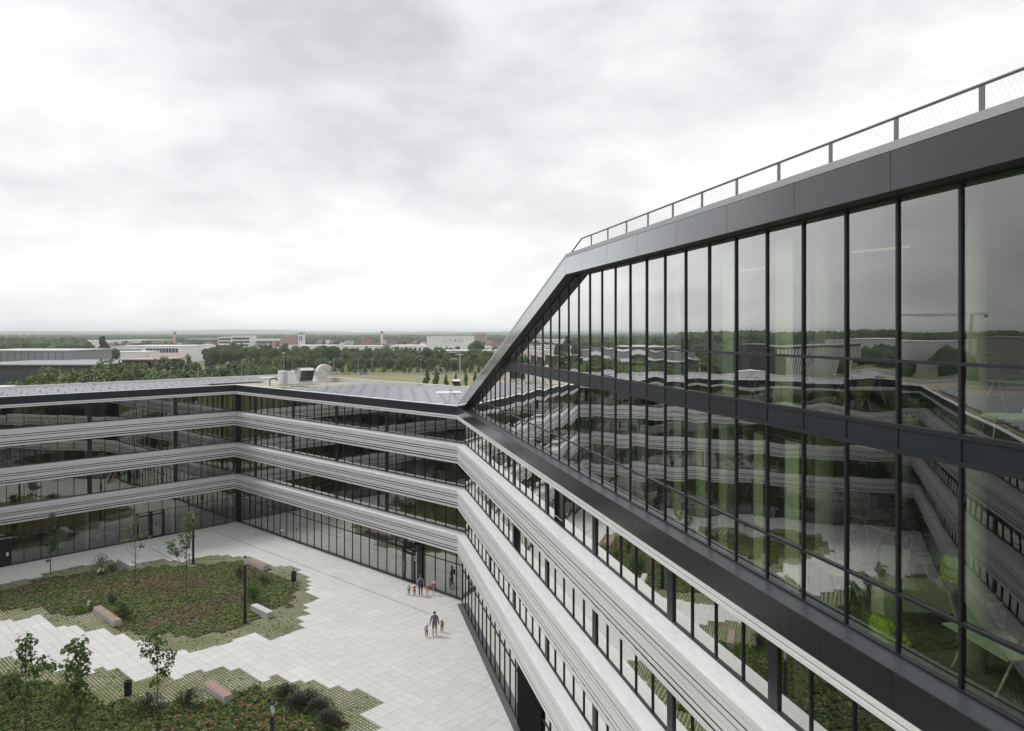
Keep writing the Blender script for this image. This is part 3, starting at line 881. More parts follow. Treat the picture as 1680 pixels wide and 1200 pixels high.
# slot drains in the paving, grating along the glass
def drain(pa, pb, label, wd=0.05):
    a, b = gp(*pa), gp(*pb)
    d = (b - a).normalized(); q = Vector((-d.y, d.x, 0)) * wd / 2
    mb = MB(); z = 0.0595
    up = Vector((0, 0, z)); dn = Vector((0, 0, 0.03))
    mb.add([a - q + dn, b - q + dn, b + q + dn, a + q + dn, a - q + up, b - q + up, b + q + up, a + q + up],
           [(0, 3, 2, 1), (4, 5, 6, 7), (0, 1, 5, 4), (1, 2, 6, 5), (2, 3, 7, 6), (3, 0, 4, 7)])
    tag(mb.obj('slot_drain', M['black']), label, 'drain', 'slot drains in the paving')
drain((352, 873), (703, 1008), 'long dark slot drain running past the entrance')
drain((244, 898), (286, 922), 'short slot drain ending at the planted island')
gr = MB(); zz = 0.062
gr.prism([(-0.43, 0.03), (0.0, 0.03), (0.0, zz), (-0.43, zz)], sD(20), 0, LD, -KAD)
o = gr.obj('grating_strip', M['grate']); o.location = OD; o.rotation_euler = (0, 0, math.atan2(dD.y, dD.x))
tag(o, 'grey grating strip along the foot of the tall block', 'grating')
for wg, L0, nm in ((wA, LA, 'rear'), (wB, LB, 'left')):
    gr = MB(); gr.prism([(-0.95, 0.03), (-0.72, 0.03), (-0.72, zz), (-0.95, zz)], 0.2, 0, L0 + (0.7 if wg is wA else -1), 0)
    o = gr.obj('grating_strip', M['grate']); o.location = wg.location; o.rotation_euler = wg.rotation_euler
    tag(o, 'narrow grating strip along the foot of the %s' % ('entrance wing' if wg is wA else 'wing behind the island'), 'grating')

# entrance in the rear wing: door frame, leaf, canopy
def door(wg, s, g, label_name, lit):
    mb = MB(); n0 = -g + 0.06
    mb.box(s - 1.35, s - 1.27, n0, n0 + 0.10, 0.06, 2.9); mb.box(s - 0.1, s + 0.0, n0, n0 + 0.10, 0.06, 2.9); mb.box(s - 1.27, s - 0.1, n0, n0 + 0.10, 2.45, 2.55)
    mb.box(s - 1.27, s - 0.1, n0, n0 + 0.08, 0.06, 0.16)
    d = mb.obj('door_frame', M['anth'], wg)
    h = MB(); h.tube((s - 0.22, n0 + 0.14, 0.8), (s - 0.22, n0 + 0.14, 1.6), 0.018, n=6); h.tube((s - 0.22, n0 + 0.05, 0.85), (s - 0.22, n0 + 0.14, 0.85), 0.012, n=5); h.tube((s - 0.22, n0 + 0.05, 1.55), (s - 0.22, n0 + 0.14, 1.55), 0.012, n=5)
    h.obj('door_handle', M['alu'], d)
    return d
dsA = uw(gp(700, 958))[0]
d = door(wA, dsA + 2.35, 1.0, '', True)
pn = MB(); pn.box(dsA - 0.3, dsA + 0.35, -0.95, -0.86, 0.06, 3.5); pn.obj('entrance_pillar', M['anth'], wA)
pn = MB(); pn.box(dsA - 0.02, dsA + 0.08, -0.855, -0.84, 1.0, 1.5); pn.obj('intercom', M['black'], wA)
cn = MB(); cn.box(dsA - 0.3, dsA + 3.3, -0.86, 0.1, 3.32, 3.335, 0)
can = cn.obj('canopy_glass', M['clear'], wA)
cn = MB(); cn.box(dsA - 0.3, dsA + 2.4, -0.94, -0.862, 3.26, 3.42); cn.box(dsA - 0.36, dsA - 0.302, -0.86, 0.1, 3.28, 3.36); cn.obj('canopy_frame', M['anth'], wA)
zr = MB()                                                # the figure 0 beside the door, on the glass
ring = []
for i in range(20):
    t = 2 * math.pi * i / 20
    ring.append((math.cos(t), math.sin(t)))
vv = [(dsA + 0.66 + c * 0.13, -0.935, 2.22 + s * 0.24) for c, s in ring] + [(dsA + 0.66 + c * 0.075, -0.935, 2.22 + s * 0.17) for c, s in ring] \
   + [(dsA + 0.66 + c * 0.13, -0.925, 2.22 + s * 0.24) for c, s in ring] + [(dsA + 0.66 + c * 0.075, -0.925, 2.22 + s * 0.17) for c, s in ring]
ff = []
for i in range(20):
    j = (i + 1) % 20
    ff += [(40 + i, 40 + j, 60 + j, 60 + i), (i, 20 + i, 20 + j, j), (i, j, 40 + j, 40 + i), (20 + i, 60 + i, 60 + j, 20 + j)]
zr.add(vv, ff); zr.obj('door_number', M['white'], wA)
# double door in the left wing
rB = gp(267, 878) - P1; sBd = rB.dot(dB)
door(wB, sBd + 1.40, 1.0, '', False); door(wB, sBd + 2.83, 1.0, '', False)
rB = gp(3, 927) - P1; sBe = rB.dot(dB)
pn = MB(); pn.box(sBe - 0.55, sBe + 0.9, -0.95, -0.84, 0.06, 2.5); p_ = pn.obj('entrance_panel', M['anth'], wB)
pn = MB(); pn.box(sBe - 0.30, sBe - 0.12, -0.835, -0.80, 1.0, 1.32); pn.obj('door_bell', M['white'], p_)
pn = MB(); pn.box(sBe - 0.9, sBe + 1.6, -0.92, 0.1, 2.80, 2.82); pn.obj('canopy_glass', M['clear'], wB)
pn = MB(); pn.box(sBe - 0.95, sBe + 1.6, -0.92, -0.84, 2.72, 2.88); pn.box(sBe - 0.95, sBe - 0.88, -0.84, 0.1, 2.74, 2.84); pn.obj('canopy_frame', M['anth'], wB)
rw_ = MB(); rw_.tube((open1[0] - 0.6, -GL + 0.05, BT[2] + 0.40), (open1[0] + 0.6, -GL + 0.05, BT[2] + 0.40), 0.02, n=6); rw_.obj('window_guard_rail', M['alu'], wD)

# ------------------------------------------------------------------ young trees
def leaf(mb, p, d, up, ln, wd, mi=0):
    d = d.normalized(); q = d.cross(up)
    if q.length < 1e-3: q = Vector((1, 0, 0))
    q.normalize(); n = q.cross(d)
    m = p + d * ln * 0.45
    mb.add([p, m - q * wd + n * wd * 0.25, p + d * ln - n * ln * 0.18, m + q * wd + n * wd * 0.25], [(0, 1, 2), (0, 2, 3)], mi)

def young_tree(p, h, label, seed, clusters, leafsize=0.16, per=34, mat='leaf', dense=1.35, stake=False):
    """clusters: (height fraction, sideways x, depth y, radius)"""
    rg = random.Random(seed)
    root = thing('young_tree', label, 'tree', (p.x, p.y, 0.03), 0, 'young courtyard trees')
    tk = MB(); n = 7
    pts = []
    for i in range(n + 1):
        f = i / n
        pts.append(Vector((rg.uniform(-0.05, 0.05) * f, rg.uniform(-0.05, 0.05) * f, h * 0.97 * f)))
    for i in range(n):
        r0, r1 = 0.045 * (1 - i / n * 0.75), 0.045 * (1 - (i + 1) / n * 0.75)
        tk.tube(pts[i], pts[i + 1], r0, r1, n=6, caps=False)
    lf = MB()
    for fz, sx, sy, rad in clusters:
        c = Vector((sx, sy, h * fz))
        f0 = max(0.25, fz - 0.10 - 0.12 * min(1, abs(sx)))
        k = min(n - 1, int(f0 * n)); t = f0 * n - k
        a = pts[k].lerp(pts[k + 1], t)
        mid = a.lerp(c, 0.5) + Vector((sx * 0.12, sy * 0.12, -0.05))
        tk.tube(a, mid, 0.016, 0.011, n=5, caps=False); tk.tube(mid, c, 0.011, 0.006, n=5, caps=False)
        for i in range(int(dense * per * (rad / 0.4) ** 1.5) + 6):
            v = Vector((rg.gauss(0, 1), rg.gauss(0, 1), rg.gauss(0, 0.9)))
            v = v.normalized() * rad * rg.random() ** 0.45
            d = Vector((v.x, v.y, rg.uniform(-0.55, 0.15))); 
            if d.length < 0.02: d = Vector((1, 0, -0.3))
            s = leafsize * rg.uniform(0.7, 1.35)
            leaf(lf, c + v, d + Vector((rg.uniform(-.4, .4), rg.uniform(-.4, .4), 0)) * rad, Vector((rg.uniform(-.5, .5), rg.uniform(-.5, .5), 1)), s, s * 0.42)
            if i % 7 == 0: tk.tube(c, c + v, 0.005, 0.003, n=3, caps=False)
    tk.obj('trunk', M['bark'], root)
    lf.obj('crown', M[mat], root)
    return root
rr = random.Random(3)
# crown with separate tufts
young_tree(gp(222, 962), 6.1, 'spindly young tree with a few separate leaf tufts near the wing', 1,
           [(0.98, 0.10, 0, .26), (0.93, 0.35, 0, .28), (0.86, -0.12, 0.1, .26), (0.83, -0.55, 0, .28), (0.77, -1.0, 0.1, .24), (0.72, 0.75, 0, .26), (0.70, 0.15, -.2, .24), (0.70, 1.15, 0.1, .18), (0.63, -1.1, 0, .22), (0.62, -0.7, 0.2, .18), (0.57, 0.55, 0, .14)], 0.17, 34)
young_tree(gp(306, 979), 7.1, 'young tree with a leafy top and a drooping side branch', 2,
           [(0.97, 0.25, 0, .34), (0.92, 0.10, 0, .40), (0.87, 0.35, 0.1, .42), (0.82, 0.15, 0, .40), (0.77, 0.20, 0, .32), (0.72, -0.40, 0.1, .34), (0.70, 0.25, 0, .38), (0.65, -0.45, 0, .20), (0.64, 0.05, .1, .34),
            (0.62, -1.35, 0, .40), (0.57, -1.25, 0, .40), (0.52, -1.0, 0.1, .36), (0.49, -0.70, 0, .26), (0.55, -0.35, 0, .18), (0.58, 0.0, 0, .28), (0.47, 0.0, 0, .24)], 0.17, 34)
young_tree(gp(83, 944), 5.6, 'slender dark leaved young tree in front of the wing', 3,
           [(0.97, 0.05, 0, .26), (0.91, 0.2, 0, .32), (0.85, -0.05, 0, .34), (0.76, 0.15, 0, .26), (0.70, -0.25, 0.1, .30), (0.66, 0.35, 0, .36), (0.60, -0.15, 0, .40), (0.56, 0.45, 0, .34), (0.50, -0.4, 0.1, .26), (0.50, 0.15, 0, .36), (0.44, 0.30, 0, .28), (0.40, 0.0, 0, .26), (0.24, -0.3, 0, .12)], 0.17, 30, 'leaf_d')
young_tree(atZ(258, 41.0), 6.0, 'young tree with bright leaves behind the litter bin', 4,
           [(0.97, 0.35, 0, .30), (0.93, 0.05, 0, .28), (0.90, -0.35, .1, .26), (0.86, 0.15, 0, .34), (0.84, -0.7, 0, .32), (0.78, -0.1, 0.1, .30), (0.75, -0.55, 0, .32), (0.73, 0.25, 0, .22), (0.74, 0.70, 0, .30), (0.66, 0.62, 0, .26), (0.68, -0.05, 0, .28), (0.60, 0.2, 0, .22), (0.56, 0.45, 0, .22), (0.50, 0.0, 0, .18), (0.48, -0.3, 0, .16)], 0.17, 36)
young_tree(atZ(42, 39.0), 6.3, 'broad leaved young tree leaning a branch over the paving', 5,
           [(0.97, -0.05, 0, .34), (0.92, 0.1, 0, .42), (0.86, -0.15, 0, .46), (0.80, 0.1, 0, .46), (0.76, 0.75, 0, .42), (0.74, 1.15, 0, .36), (0.72, 1.55, .1, .26), (0.70, 0.35, 0, .44), (0.66, -0.7, 0, .42), (0.60, -1.0, 0.2, .44), (0.57, -0.4, 0, .36), (0.50, -0.9, 0, .38), (0.48, 0.2, 0, .3)], 0.21, 24, 'leaf_m')
young_tree(atZ(124, 38.5), 6.2, 'young tree with large dark drooping leaves in the lower bed', 6,
           [(0.98, 0.15, 0, .34), (0.93, -0.25, 0, .40), (0.90, 0.35, 0, .36), (0.85, 0.0, 0, .46), (0.79, 0.25, 0, .44), (0.76, -0.35, 0.1, .42), (0.71, 0.05, 0, .50), (0.64, 0.1, 0, .46), (0.58, 0.3, 0, .36), (0.50, 0.45, 0, .46), (0.44, 0.2, 0, .44), (0.53, -0.8, 0.1, .46), (0.46, -0.6, 0, .40), (0.36, 0.35, 0, .34)], 0.26, 20, 'leaf_m')

# shrubs
def shrub(px, r, h, label, mat, seed, n=260, name='shrub', sp=0.45, p=None, blossoms=0):
    rg = random.Random(seed); p = gp(*px) if p is None else p
    root = thing(name, label, 'shrub', (p.x, p.y, 0.03), 0, 'shrubs in the beds')
    st = MB(); lf = MB()
    for i in range(9):
        t = rg.uniform(0, 6.28); q = Vector((math.cos(t) * r * 0.7, math.sin(t) * r * 0.7, h * rg.uniform(0.6, 0.95)))
        st.tube((0, 0, 0), q, 0.012, 0.004, n=4, caps=False)
    for i in range(n):
        v = Vector((rg.gauss(0, 1), rg.gauss(0, 1), rg.gauss(0, 1))).normalized() * rg.random() ** sp
        c = Vector((v.x * r, v.y * r, h * 0.52 + v.z * h * 0.48))
        if c.z < 0.03: c.z = 0.03
        leaf(lf, c, Vector((v.x, v.y, 0.5 + rg.random())), Vector((0, 0, 1)), rg.uniform(0.10, 0.2), rg.uniform(0.03, 0.055))
    st.obj('stem', M['bark'], root); lf.obj('foliage', M[mat], root)
    if blossoms:
        bl = MB()
        for i in range(blossoms):
            t = rg.uniform(0, 6.28); q = Vector((math.cos(t) * r * 0.8, math.sin(t) * r * 0.8, h * rg.uniform(0.7, 1.02)))
            for k in range(14):
                v = Vector((rg.gauss(0, 1), rg.gauss(0, 1), rg.gauss(0, 1))).normalized()
                leaf(bl, q + v * 0.05, v, Vector((0, 0, 1)), 0.09, 0.05)
        bl.obj('blossom', M['whitef'], root)
shrub((203, 1017), 0.62, 1.1, 'dark round shrub behind the timber topped bench', 'leaf_d', 31, 520)
shrub((184, 992), 0.55, 0.85, 'loose grey green shrub on the planted island', 'lav', 32, 220)
shrub((416, 988), 0.75, 1.35, 'tall dark shrub behind the lamp post', 'leaf_d', 33, 560)
shrub((394, 952), 0.45, 1.3, 'upright dark shrub by the bench towards the rear wing', 'leaf_d', 34, 300)
shrub((432, 958), 0.6, 0.7, 'low bushy shrub on the planted island', 'leaf_d', 35, 260)
shrub((166, 934), 0.75, 1.5, 'open twiggy shrub with dark leaves', 'lav', 36, 170, sp=0.6)
shrub((168, 944), 0.45, 0.55, 'leafy shrub with white flower heads on the wing side', 'leaf', 37, 160, 'hydrangea', blossoms=5)
shrub((153, 1000), 0.40, 0.6, 'leafy shrub with white flower heads beside the bench', 'leaf', 38, 160, 'hydrangea', blossoms=4)
shrub((184, 938), 0.45, 0.6, 'small bushy shrub beside the bare bench', 'leaf_d', 39, 180)
shrub((130, 1006), 0.7, 0.5, 'bright green tuft at the edge of the turf pavers', 'leaf', 40, 260)
shrub((310, 1160), 0.75, 0.95, 'tufted grey green shrub beside the flower bed bench', 'lav', 41, 420)
shrub((243, 1172), 0.9, 1.0, 'wide grey shrub at the foot of the young tree', 'lav', 42, 460)
for i, (px, lab) in enumerate([((470, 1148), 'grey lavender cushion at the tip of the flower bed'), ((505, 1158), 'broad lavender cushion along the turf pavers'),
                               ((525, 1172), 'lavender cushion below the broad one'), ((541, 1192), 'lavender cushion closing the flower bed'), ((489, 1165), 'lavender cushion among red blossoms')]):
    shrub(px, 0.8, 0.75, lab, 'lav', 50 + i, 620, 'lavender_bush')
# ------------------------------------------------------------------ roofs: solar rows, plant, lightning rods
pvm = MB(); pvm.box(-0.795, 0.795, -0.445, 0.445, -0.018, 0.019)
pvm.box(-0.82, 0.82, -0.47, 0.47, -0.019, 0.014, 1)
pv_me = pvm.mesh('solar_panel', [M['pv'], M['black']])
def solar_row(wg, s, n, along, count, label, group):
    """tent of two panel slopes; along = 's' or 'n' is the direction of the ridge in the wing's own axes"""
    rz = wg.rotation_euler[2]
    m = Matrix.Rotation(rz, 4, 'Z')
    p = wg.location + m @ Vector((s, n, 0)); p.z = ROOF
    root = thing('solar_panel_row', label, 'solar panels', p, rz + (0 if along == 's' else -math.pi / 2), group)
    for i in range(count):
        for sg in (1, -1):
            link('solar_panel', pv_me, root, (0.85 + i * 1.68, sg * 0.50, 0.24), (-sg * R(12), 0, 0))
    ln = count * 1.68
    fr = MB()
    for x in [0.0] + [0.85 + i * 1.68 + 0.84 for i in range(count)]:
        fr.tube((x, -1.0, 0.10), (x, 0, 0.30), 0.016, n=4); fr.tube((x, 1.0, 0.10), (x, 0, 0.30), 0.016, n=4)
        fr.box(x - 0.12, x + 0.12, -0.12, 0.12, 0.005, 0.06); fr.tube((x, 0, 0.05), (x, 0, 0.3), 0.016, n=4)
    fr.obj('support_frame', M['alu'], root)
for k in range(14):
    solar_row(wA, 1.3 + 2.12 * k, -1.7, 'n', 7, 'tent shaped solar panel row across the wing with steel cowls', 'solar rows on the wing with steel cowls')
for k in range(6):
    solar_row(wB, -8.0 if k > 2 else 1.0, -2.3 - 2.12 * k, 's', (25 if k > 2 else 19), 'long solar panel row along the wing behind the planted island', 'solar rows on the wing behind the island')
for k in range(21):
    solar_row(wC, 3.5 + 2.12 * k, -2.2, 'n', 7, 'solar panel row on the wing mirrored in the tall glass', 'solar rows on the mirrored wing')
rs = random.Random(77)
sed = MB()
for wg, s0, s1, n0, n1, cnt in ((wA, 0.5, 36, -1.5, -0.75, 420), (wA, 30, 36, -8, -1.5, 160), (wB, 22.5, 34, -8, -1.0, 420), (wC, 1, 49, -1.8, -0.75, 420), (wA, 24, 31, -15, -13.5, 120), (wB, 0, 22, -1.3, -0.75, 160)):
    m = Matrix.Translation(wg.location) @ Matrix.Rotation(wg.rotation_euler[2], 4, 'Z')
    for i in range(cnt):
        tuft(sed, m @ Vector((rs.uniform(s0, s1), rs.uniform(n0, n1), ROOF)), rs.uniform(0.12, 0.3), rs.uniform(0.04, 0.16), 4, rs)
tag(sed.obj('sedum', M['sedum']), 'low brown and green sedum growing on the flat roofs', 'plants', kind='stuff')

def roof_at(x, y): return gp(x, y, ROOF)
rodm = MB()
rodm.tube((0, 0, 0.25), (0, 0, 1.5), 0.022, n=6); rodm.tube((0, 0, 1.5), (0, 0, 2.75), 0.012, n=5)
rme = rodm.mesh('rod', M['alu'])
tri = MB()
for i in range(3):
    t = 2.1 * i; tri.tube((0, 0, 0.8), (0.5 * math.cos(t), 0.5 * math.sin(t), 0.03), 0.012, n=4); tri.box(0.5 * math.cos(t) - .08, 0.5 * math.cos(t) + .08, 0.5 * math.sin(t) - .08, 0.5 * math.sin(t) + .08, 0, 0.05)
tme = tri.mesh('tripod', M['coping'])
for (x, y, sc, lab) in ((98, 637, .95, 'lightning rod rising past the far grey building'), (154, 641, 1.0, 'lightning rod on a tripod at the roof edge'), (325, 627, .95, 'lightning rod before the meadow path'),
                        (397, 628, 1.1, 'lightning rod above the inner roof corner'), (537, 646, .85, 'short lightning rod beside the steel cowls'), (686, 637, .75, 'lightning rod among the solar rows'), (740, 660, 1.6, 'tall lightning rod near the foot of the raked edge')):
    p = roof_at(x, y)
    o = thing('lightning_rod', lab, 'lightning rod', p, 0, 'lightning rods on the roofs'); o.scale = (1, 1, sc)
    link('rod', rme, o); link('tripod', tme, o)

def cowl(p, rz, sc, label):
    root = thing('ventilation_cowl', label, 'vent', p, rz); root.scale = (sc, sc, sc)
    prof = [(0.0, 0.0), (0.0, 0.95), (0.12, 1.30), (0.38, 1.58), (0.75, 1.72), (1.15, 1.70), (1.55, 1.50), (1.60, 1.42), (0.95, 0.14), (0.90, 0.0)]
    mb = MB(); wd = 0.85; n = len(prof)
    mb.add([(-wd, -y, z) for y, z in prof] + [(wd, -y, z) for y, z in prof], [tuple(range(n)), tuple(range(2 * n - 1, n - 1, -1))] +
           [(i, n + i, n + (i + 1) % n, (i + 1) % n) for i in range(n) if i != 7])
    mb.obj('hood', M['steel'], root)
    gl = MB()
    for i in range(7):
        f = (i + 0.5) / 7; y, z = 1.60 + (0.95 - 1.60) * f, 1.42 + (0.14 - 1.42) * f
        gl.box(-wd + 0.03, wd - 0.03, -y + 0.02, -y + 0.10, z - 0.07, z + 0.03)
    gl.obj('louvre_grille', M['black'], root)
    bs = MB(); bs.box(-1.0, 1.0, -1.25, 0.25, -0.30, 0.0); bs.obj('plinth', M['cap'], root)
pc = roof_at(497, 630); pc.z = ROOF + 0.3
cowl(pc, R(38), 1.0, 'steel ventilation cowl with its dark louvred mouth towards the courtyard')
pc = roof_at(519, 627); pc.z = ROOF + 0.3
cowl(pc, R(112), 1.15, 'steel ventilation cowl turned away from the courtyard')
pc = roof_at(756, 640); pc.z = ROOF + 0.15
cowl(pc, R(-30), 0.62, 'small ventilation cowl near the foot of the raked edge')
ph = roof_at(470, 632)
hv = thing('air_handling_unit', 'white cabinet air handling unit beside the steel cowls', 'machine', ph, R(25))
mb = MB(); mb.box(-0.95, 0.95, -0.55, 0.55, 0.08, 1.75); b = mb.obj('cabinet', M['white'], hv); bv = b.modifiers.new('bevel', 'BEVEL'); bv.width = 0.03
mb = MB()
for i in range(6): mb.box(-0.50 + i * 0.10, -0.44 + i * 0.10, -0.575, -0.555, 0.2, 1.65)
mb.obj('coil_grille', M['alu'], hv)
mb = MB(); mb.lathe([(0.42, 1.75), (0.42, 1.86), (0.36, 1.87)], 16, (0.2, 0, 0)); mb.obj('fan', M['black'], hv)
mb = MB(); mb.box(-1.0, 1.0, -0.6, 0.6, 0.0, 0.08); mb.obj('base', M['alu'], hv)
mb = MB()
for i in range(8):
    t0, t1 = math.pi * i / 8, math.pi * (i + 1) / 8
    mb.tube((-1.55 + 0.45 * math.cos(t0), -0.3, 0.55 + 0.35 * math.sin(t0)), (-1.55 + 0.45 * math.cos(t1), -0.3, 0.55 + 0.35 * math.sin(t1)), 0.07, n=8)
mb.tube((-2.0, -0.3, 0.55), (-2.0, -0.3, 0), 0.07, n=8)
mb.obj('pipe', M['black'], hv)
for (x0, x1, y, dp, lab) in ((423, 452, 624, 1.6, 'flat white roof light beside the air handling unit'), (-25, 8, 641, 3.0, 'flat white roof light on the wing behind the island'), (716, 764, 651, 2.2, 'flat white roof light near the foot of the raked edge')):
    a, b = roof_at(x0, y), roof_at(x1, y)
    rt = thing('roof_light', lab, 'roof light', a, math.atan2(-dB.y, -dB.x) - R(38), 'flat white roof lights')
    ln = (b - a).length * 0.9
    mb = MB(); mb.box(0, ln, 0, dp, 0, 0.30); mb.obj('upstand', M['cap'], rt)
    mb = MB(); mb.box(0.08, ln - 0.08, 0.08, dp - 0.08, 0.302, 0.36); mb.obj('dome', M['white'], rt)

# ------------------------------------------------------------------ inside the tall block
M['desk'] = pmat('desk_white', (0.74, 0.74, 0.70), 0.45)
M['hivis'] = pmat('hi_vis', (0.60, 0.80, 0.03), 0.65, var=0.25, vscale=7)
M['teal'] = pmat('teal_fabric', (0.03, 0.22, 0.18), 0.85)
M['screen'] = pmat('screen_black', (0.012, 0.012, 0.014), 0.2)
M['lum'] = pmat('luminaire', (0.8, 0.8, 0.8), 0.5, emit=(1.0, 0.97, 0.9, 0.12))
M['olive'] = pmat('olive_wood', (0.34, 0.22, 0.12), 0.6)
M['carpet'] = pmat('green_carpet', (0.07, 0.11, 0.05), 0.95, var=0.4, vscale=3)
rotD = math.atan2(dD.y, dD.x)
F1, F2 = 15.80, 20.02
def ins(x, n, z):
    """point behind the glass that shows at photo column x, n metres behind the facade line"""
    a = 9.76 + n / math.cos(D13)
    Z = F * a / (x - 551.0)
    return Vector(((x - CX) / F * Z, Z, z))
def trestle_desk(p, label, ln=1.7, rz=0.0, screens=1):
    root = thing('trestle_desk', label, 'desk', p, rotD + rz, 'desks behind the tall glass')
    mb = MB(); mb.box(-ln / 2, ln / 2, -0.4, 0.4, 0.72, 0.75); mb.obj('tabletop', M['desk'], root)
    for sx in (-ln / 2 + 0.25, ln / 2 - 0.25):
        for sy in (-1, 1):
            mb = MB(); mb.tube((sx, sy * 0.05, 0.72), (sx + 0.06, sy * 0.36, 0.0), 0.022, n=6); mb.obj('leg', M['desk'], root)
    for k in range(screens):
        mb = MB(); x = -0.35 + 0.7 * k
        mb.box(x - 0.27, x + 0.27, -0.17, -0.145, 0.88, 1.22); mb.box(x - 0.03, x + 0.03, -0.2, -0.17, 0.76, 1.0); mb.box(x - 0.12, x + 0.12, -0.26, -0.08, 0.751, 0.765)
        m_ = mb.obj('monitor', M['screen'], root)
    return root
for i, (x, n, lev, lab) in enumerate(((1632, 1.6, F1, 'white trestle desk beside the seated person'), (1364, 1.6, F1, 'white trestle desk next to the leafy pot plant'), (1150, 1.7, F1, 'white trestle desk near the teal bean bag'),
                                      (1235, 1.6, F2, 'white trestle desk beside the printed carton upstairs'), (1022, 1.8, F1, 'white trestle desk far along the lower glass storey'), (1110, 1.9, F2, 'white trestle desk far along the upper glass storey'))):
    trestle_desk(ins(x, n, lev), lab, 1.6, R(8 * (i % 3) - 8), 1 + i % 2)
dk = thing('cabinet_desk', 'white desk with an open side cabinet behind the tall glass', 'desk', ins(1528, 2.7, F1), rotD + R(70))
mb = MB(); mb.box(-1.1, 1.1, -0.4, 0.4, 0.72, 0.76); mb.obj('tabletop', M['desk'], dk)
mb = MB(); mb.box(0.75, 1.08, -0.38, 0.38, 0.0, 0.72); mb.obj('cabinet', M['desk'], dk)
mb = MB(); mb.box(-1.08, -1.03, -0.38, 0.38, 0.0, 0.72); mb.box(-1.03, 0.75, 0.34, 0.38, 0.3, 0.72); mb.obj('panel', M['desk'], dk)
mb = MB(); mb.box(-0.5, -0.2, -0.2, 0.15, 0.0, 0.45); mb.obj('computer', M['screen'], dk)

def armchair(p, label, mat, rz):
    root = thing('armchair', label, 'chair', p, rotD + rz, 'chairs behind the tall glass')
    mb = MB(); mb.box(-0.33, 0.33, -0.33, 0.33, 0.36, 0.46); o = mb.obj('seat', mat, root); o.modifiers.new('bevel', 'BEVEL').width = 0.04
    mb = MB(); mb.add([(-0.33, 0.28, 0.46), (0.33, 0.28, 0.46), (0.36, 0.44, 0.98), (-0.36, 0.44, 0.98), (-0.33, 0.34, 0.44), (0.33, 0.34, 0.44), (0.36, 0.50, 0.98), (-0.36, 0.50, 0.98)],
                      [(0, 1, 2, 3), (7, 6, 5, 4), (0, 4, 5, 1), (1, 5, 6, 2), (2, 6, 7, 3), (3, 7, 4, 0)])
    o = mb.obj('backrest', mat, root); o.modifiers.new('bevel', 'BEVEL').width = 0.03
    for sx in (-1, 1):
        for sy in (-1, 1):
            mb = MB(); mb.tube((sx * 0.27, sy * 0.27, 0.37), (sx * 0.33, sy * 0.33, 0), 0.016, n=6); mb.obj('leg', M['alu'], root)
armchair(ins(1452, 3.0, F1), 'white shell chair beside the open cabinet desk', M['desk'], R(200))
armchair(ins(1612, 2.6, F1), 'pale shell chair carrying the seated person', M['desk'], R(-70))
armchair(ins(1655, 1.5, F2), 'pale upholstered chair close to the glass upstairs', M['desk'], R(150))
armchair(ins(1395, 2.2, F2), 'timber coloured chair in the upper glass storey', M['olive'], R(170))
armchair(ins(1170, 2.4, F2), 'timber coloured chair far along the upper storey', M['olive'], R(140))

def pot_plant(p, h, label, seed, mat='leaf', n=150, ls=0.22):
    rg = random.Random(seed)
    root = thing('pot_plant', label, 'plant', p, 0, 'pot plants behind the tall glass')
    mb = MB(); mb.lathe([(0.13, 0), (0.17, 0.28), (0.18, 0.30), (0.15, 0.29)], 12); mb.obj('pot', M['desk'], root)
    st = MB(); lf = MB()
    for i in range(9):
        t = rg.uniform(0, 6.28); q = Vector((math.cos(t) * 0.3, math.sin(t) * 0.3, h * rg.uniform(0.6, 0.95)))
        st.tube((0, 0, 0.28), q, 0.012, 0.005, n=4, caps=False)
    for i in range(n):
        v = Vector((rg.gauss(0, 1), rg.gauss(0, 1), rg.gauss(0, 1))).normalized() * rg.random() ** 0.5
        leaf(lf, Vector((v.x * 0.36, v.y * 0.36, 0.3 + (h - 0.3) * (0.55 + 0.45 * v.z))), Vector((v.x, v.y, rg.uniform(-0.5, 0.6))), Vector((0, 0, 1)), ls * rg.uniform(0.6, 1.2), ls * 0.22)
    st.obj('stem', M['bark'], root); lf.obj('foliage', M[mat], root)
pot_plant(ins(1288, 1.1, F1), 0.95, 'leafy pot plant standing at the lower glass', 1)
pot_plant(ins(1395, 2.4, F1), 1.35, 'taller dark pot plant beside the shell chair', 2, 'leaf_d')
pot_plant(ins(1255, 3.0, F2), 2.1, 'palm like pot plant in the upper glass storey', 3, 'leaf', 110, 0.5)
pot_plant(ins(1090, 1.3, F1), 1.5, 'slender pot plant far along the lower glass', 4)
pot_plant(ins(1500, 1.2, F2), 0.5, 'low pot plant on the floor of the upper storey', 5)
bb = thing('bean_bag', 'teal bean bag lying at the lower glass', 'bean bag', ins(1160, 1.5, F1), 0)
mb = MB(); mb.lathe([(0.30, 0.0), (0.48, 0.10), (0.50, 0.25), (0.36, 0.45), (0.16, 0.62), (0.04, 0.68)], 14); mb.obj('cushion', M['teal'], bb, smooth=True)
more_ = random.Random(12)
for k in range(9):
    for lev, nm in ((F1, 'lower'), (F2, 'upper')):
        Zc = 12.6 + 2.45 * k + more_.uniform(-0.4, 0.4); nn = -more_.uniform(3.6, 6.0)
        p = OD + dD * sD(Zc, nn) + Vector((-dD.y, dD.x, 0)) * nn; p.z = lev
        if lev == F2 and Zc > 29: continue
        trestle_desk(p, 'white desk with screens in the depth of the %s tall glass storey' % nm, 1.6, R(more_.choice((0, 90))), 2)['group'] = 'deep desks of the %s glass storey' % nm
        if k % 2 == 0:
            q = p + dD * 1.1; pot_plant(q, more_.uniform(1.2, 2.0), 'tall pot plant in the depth of the %s tall glass storey' % nm, 60 + k, 'leaf', 120, 0.3)
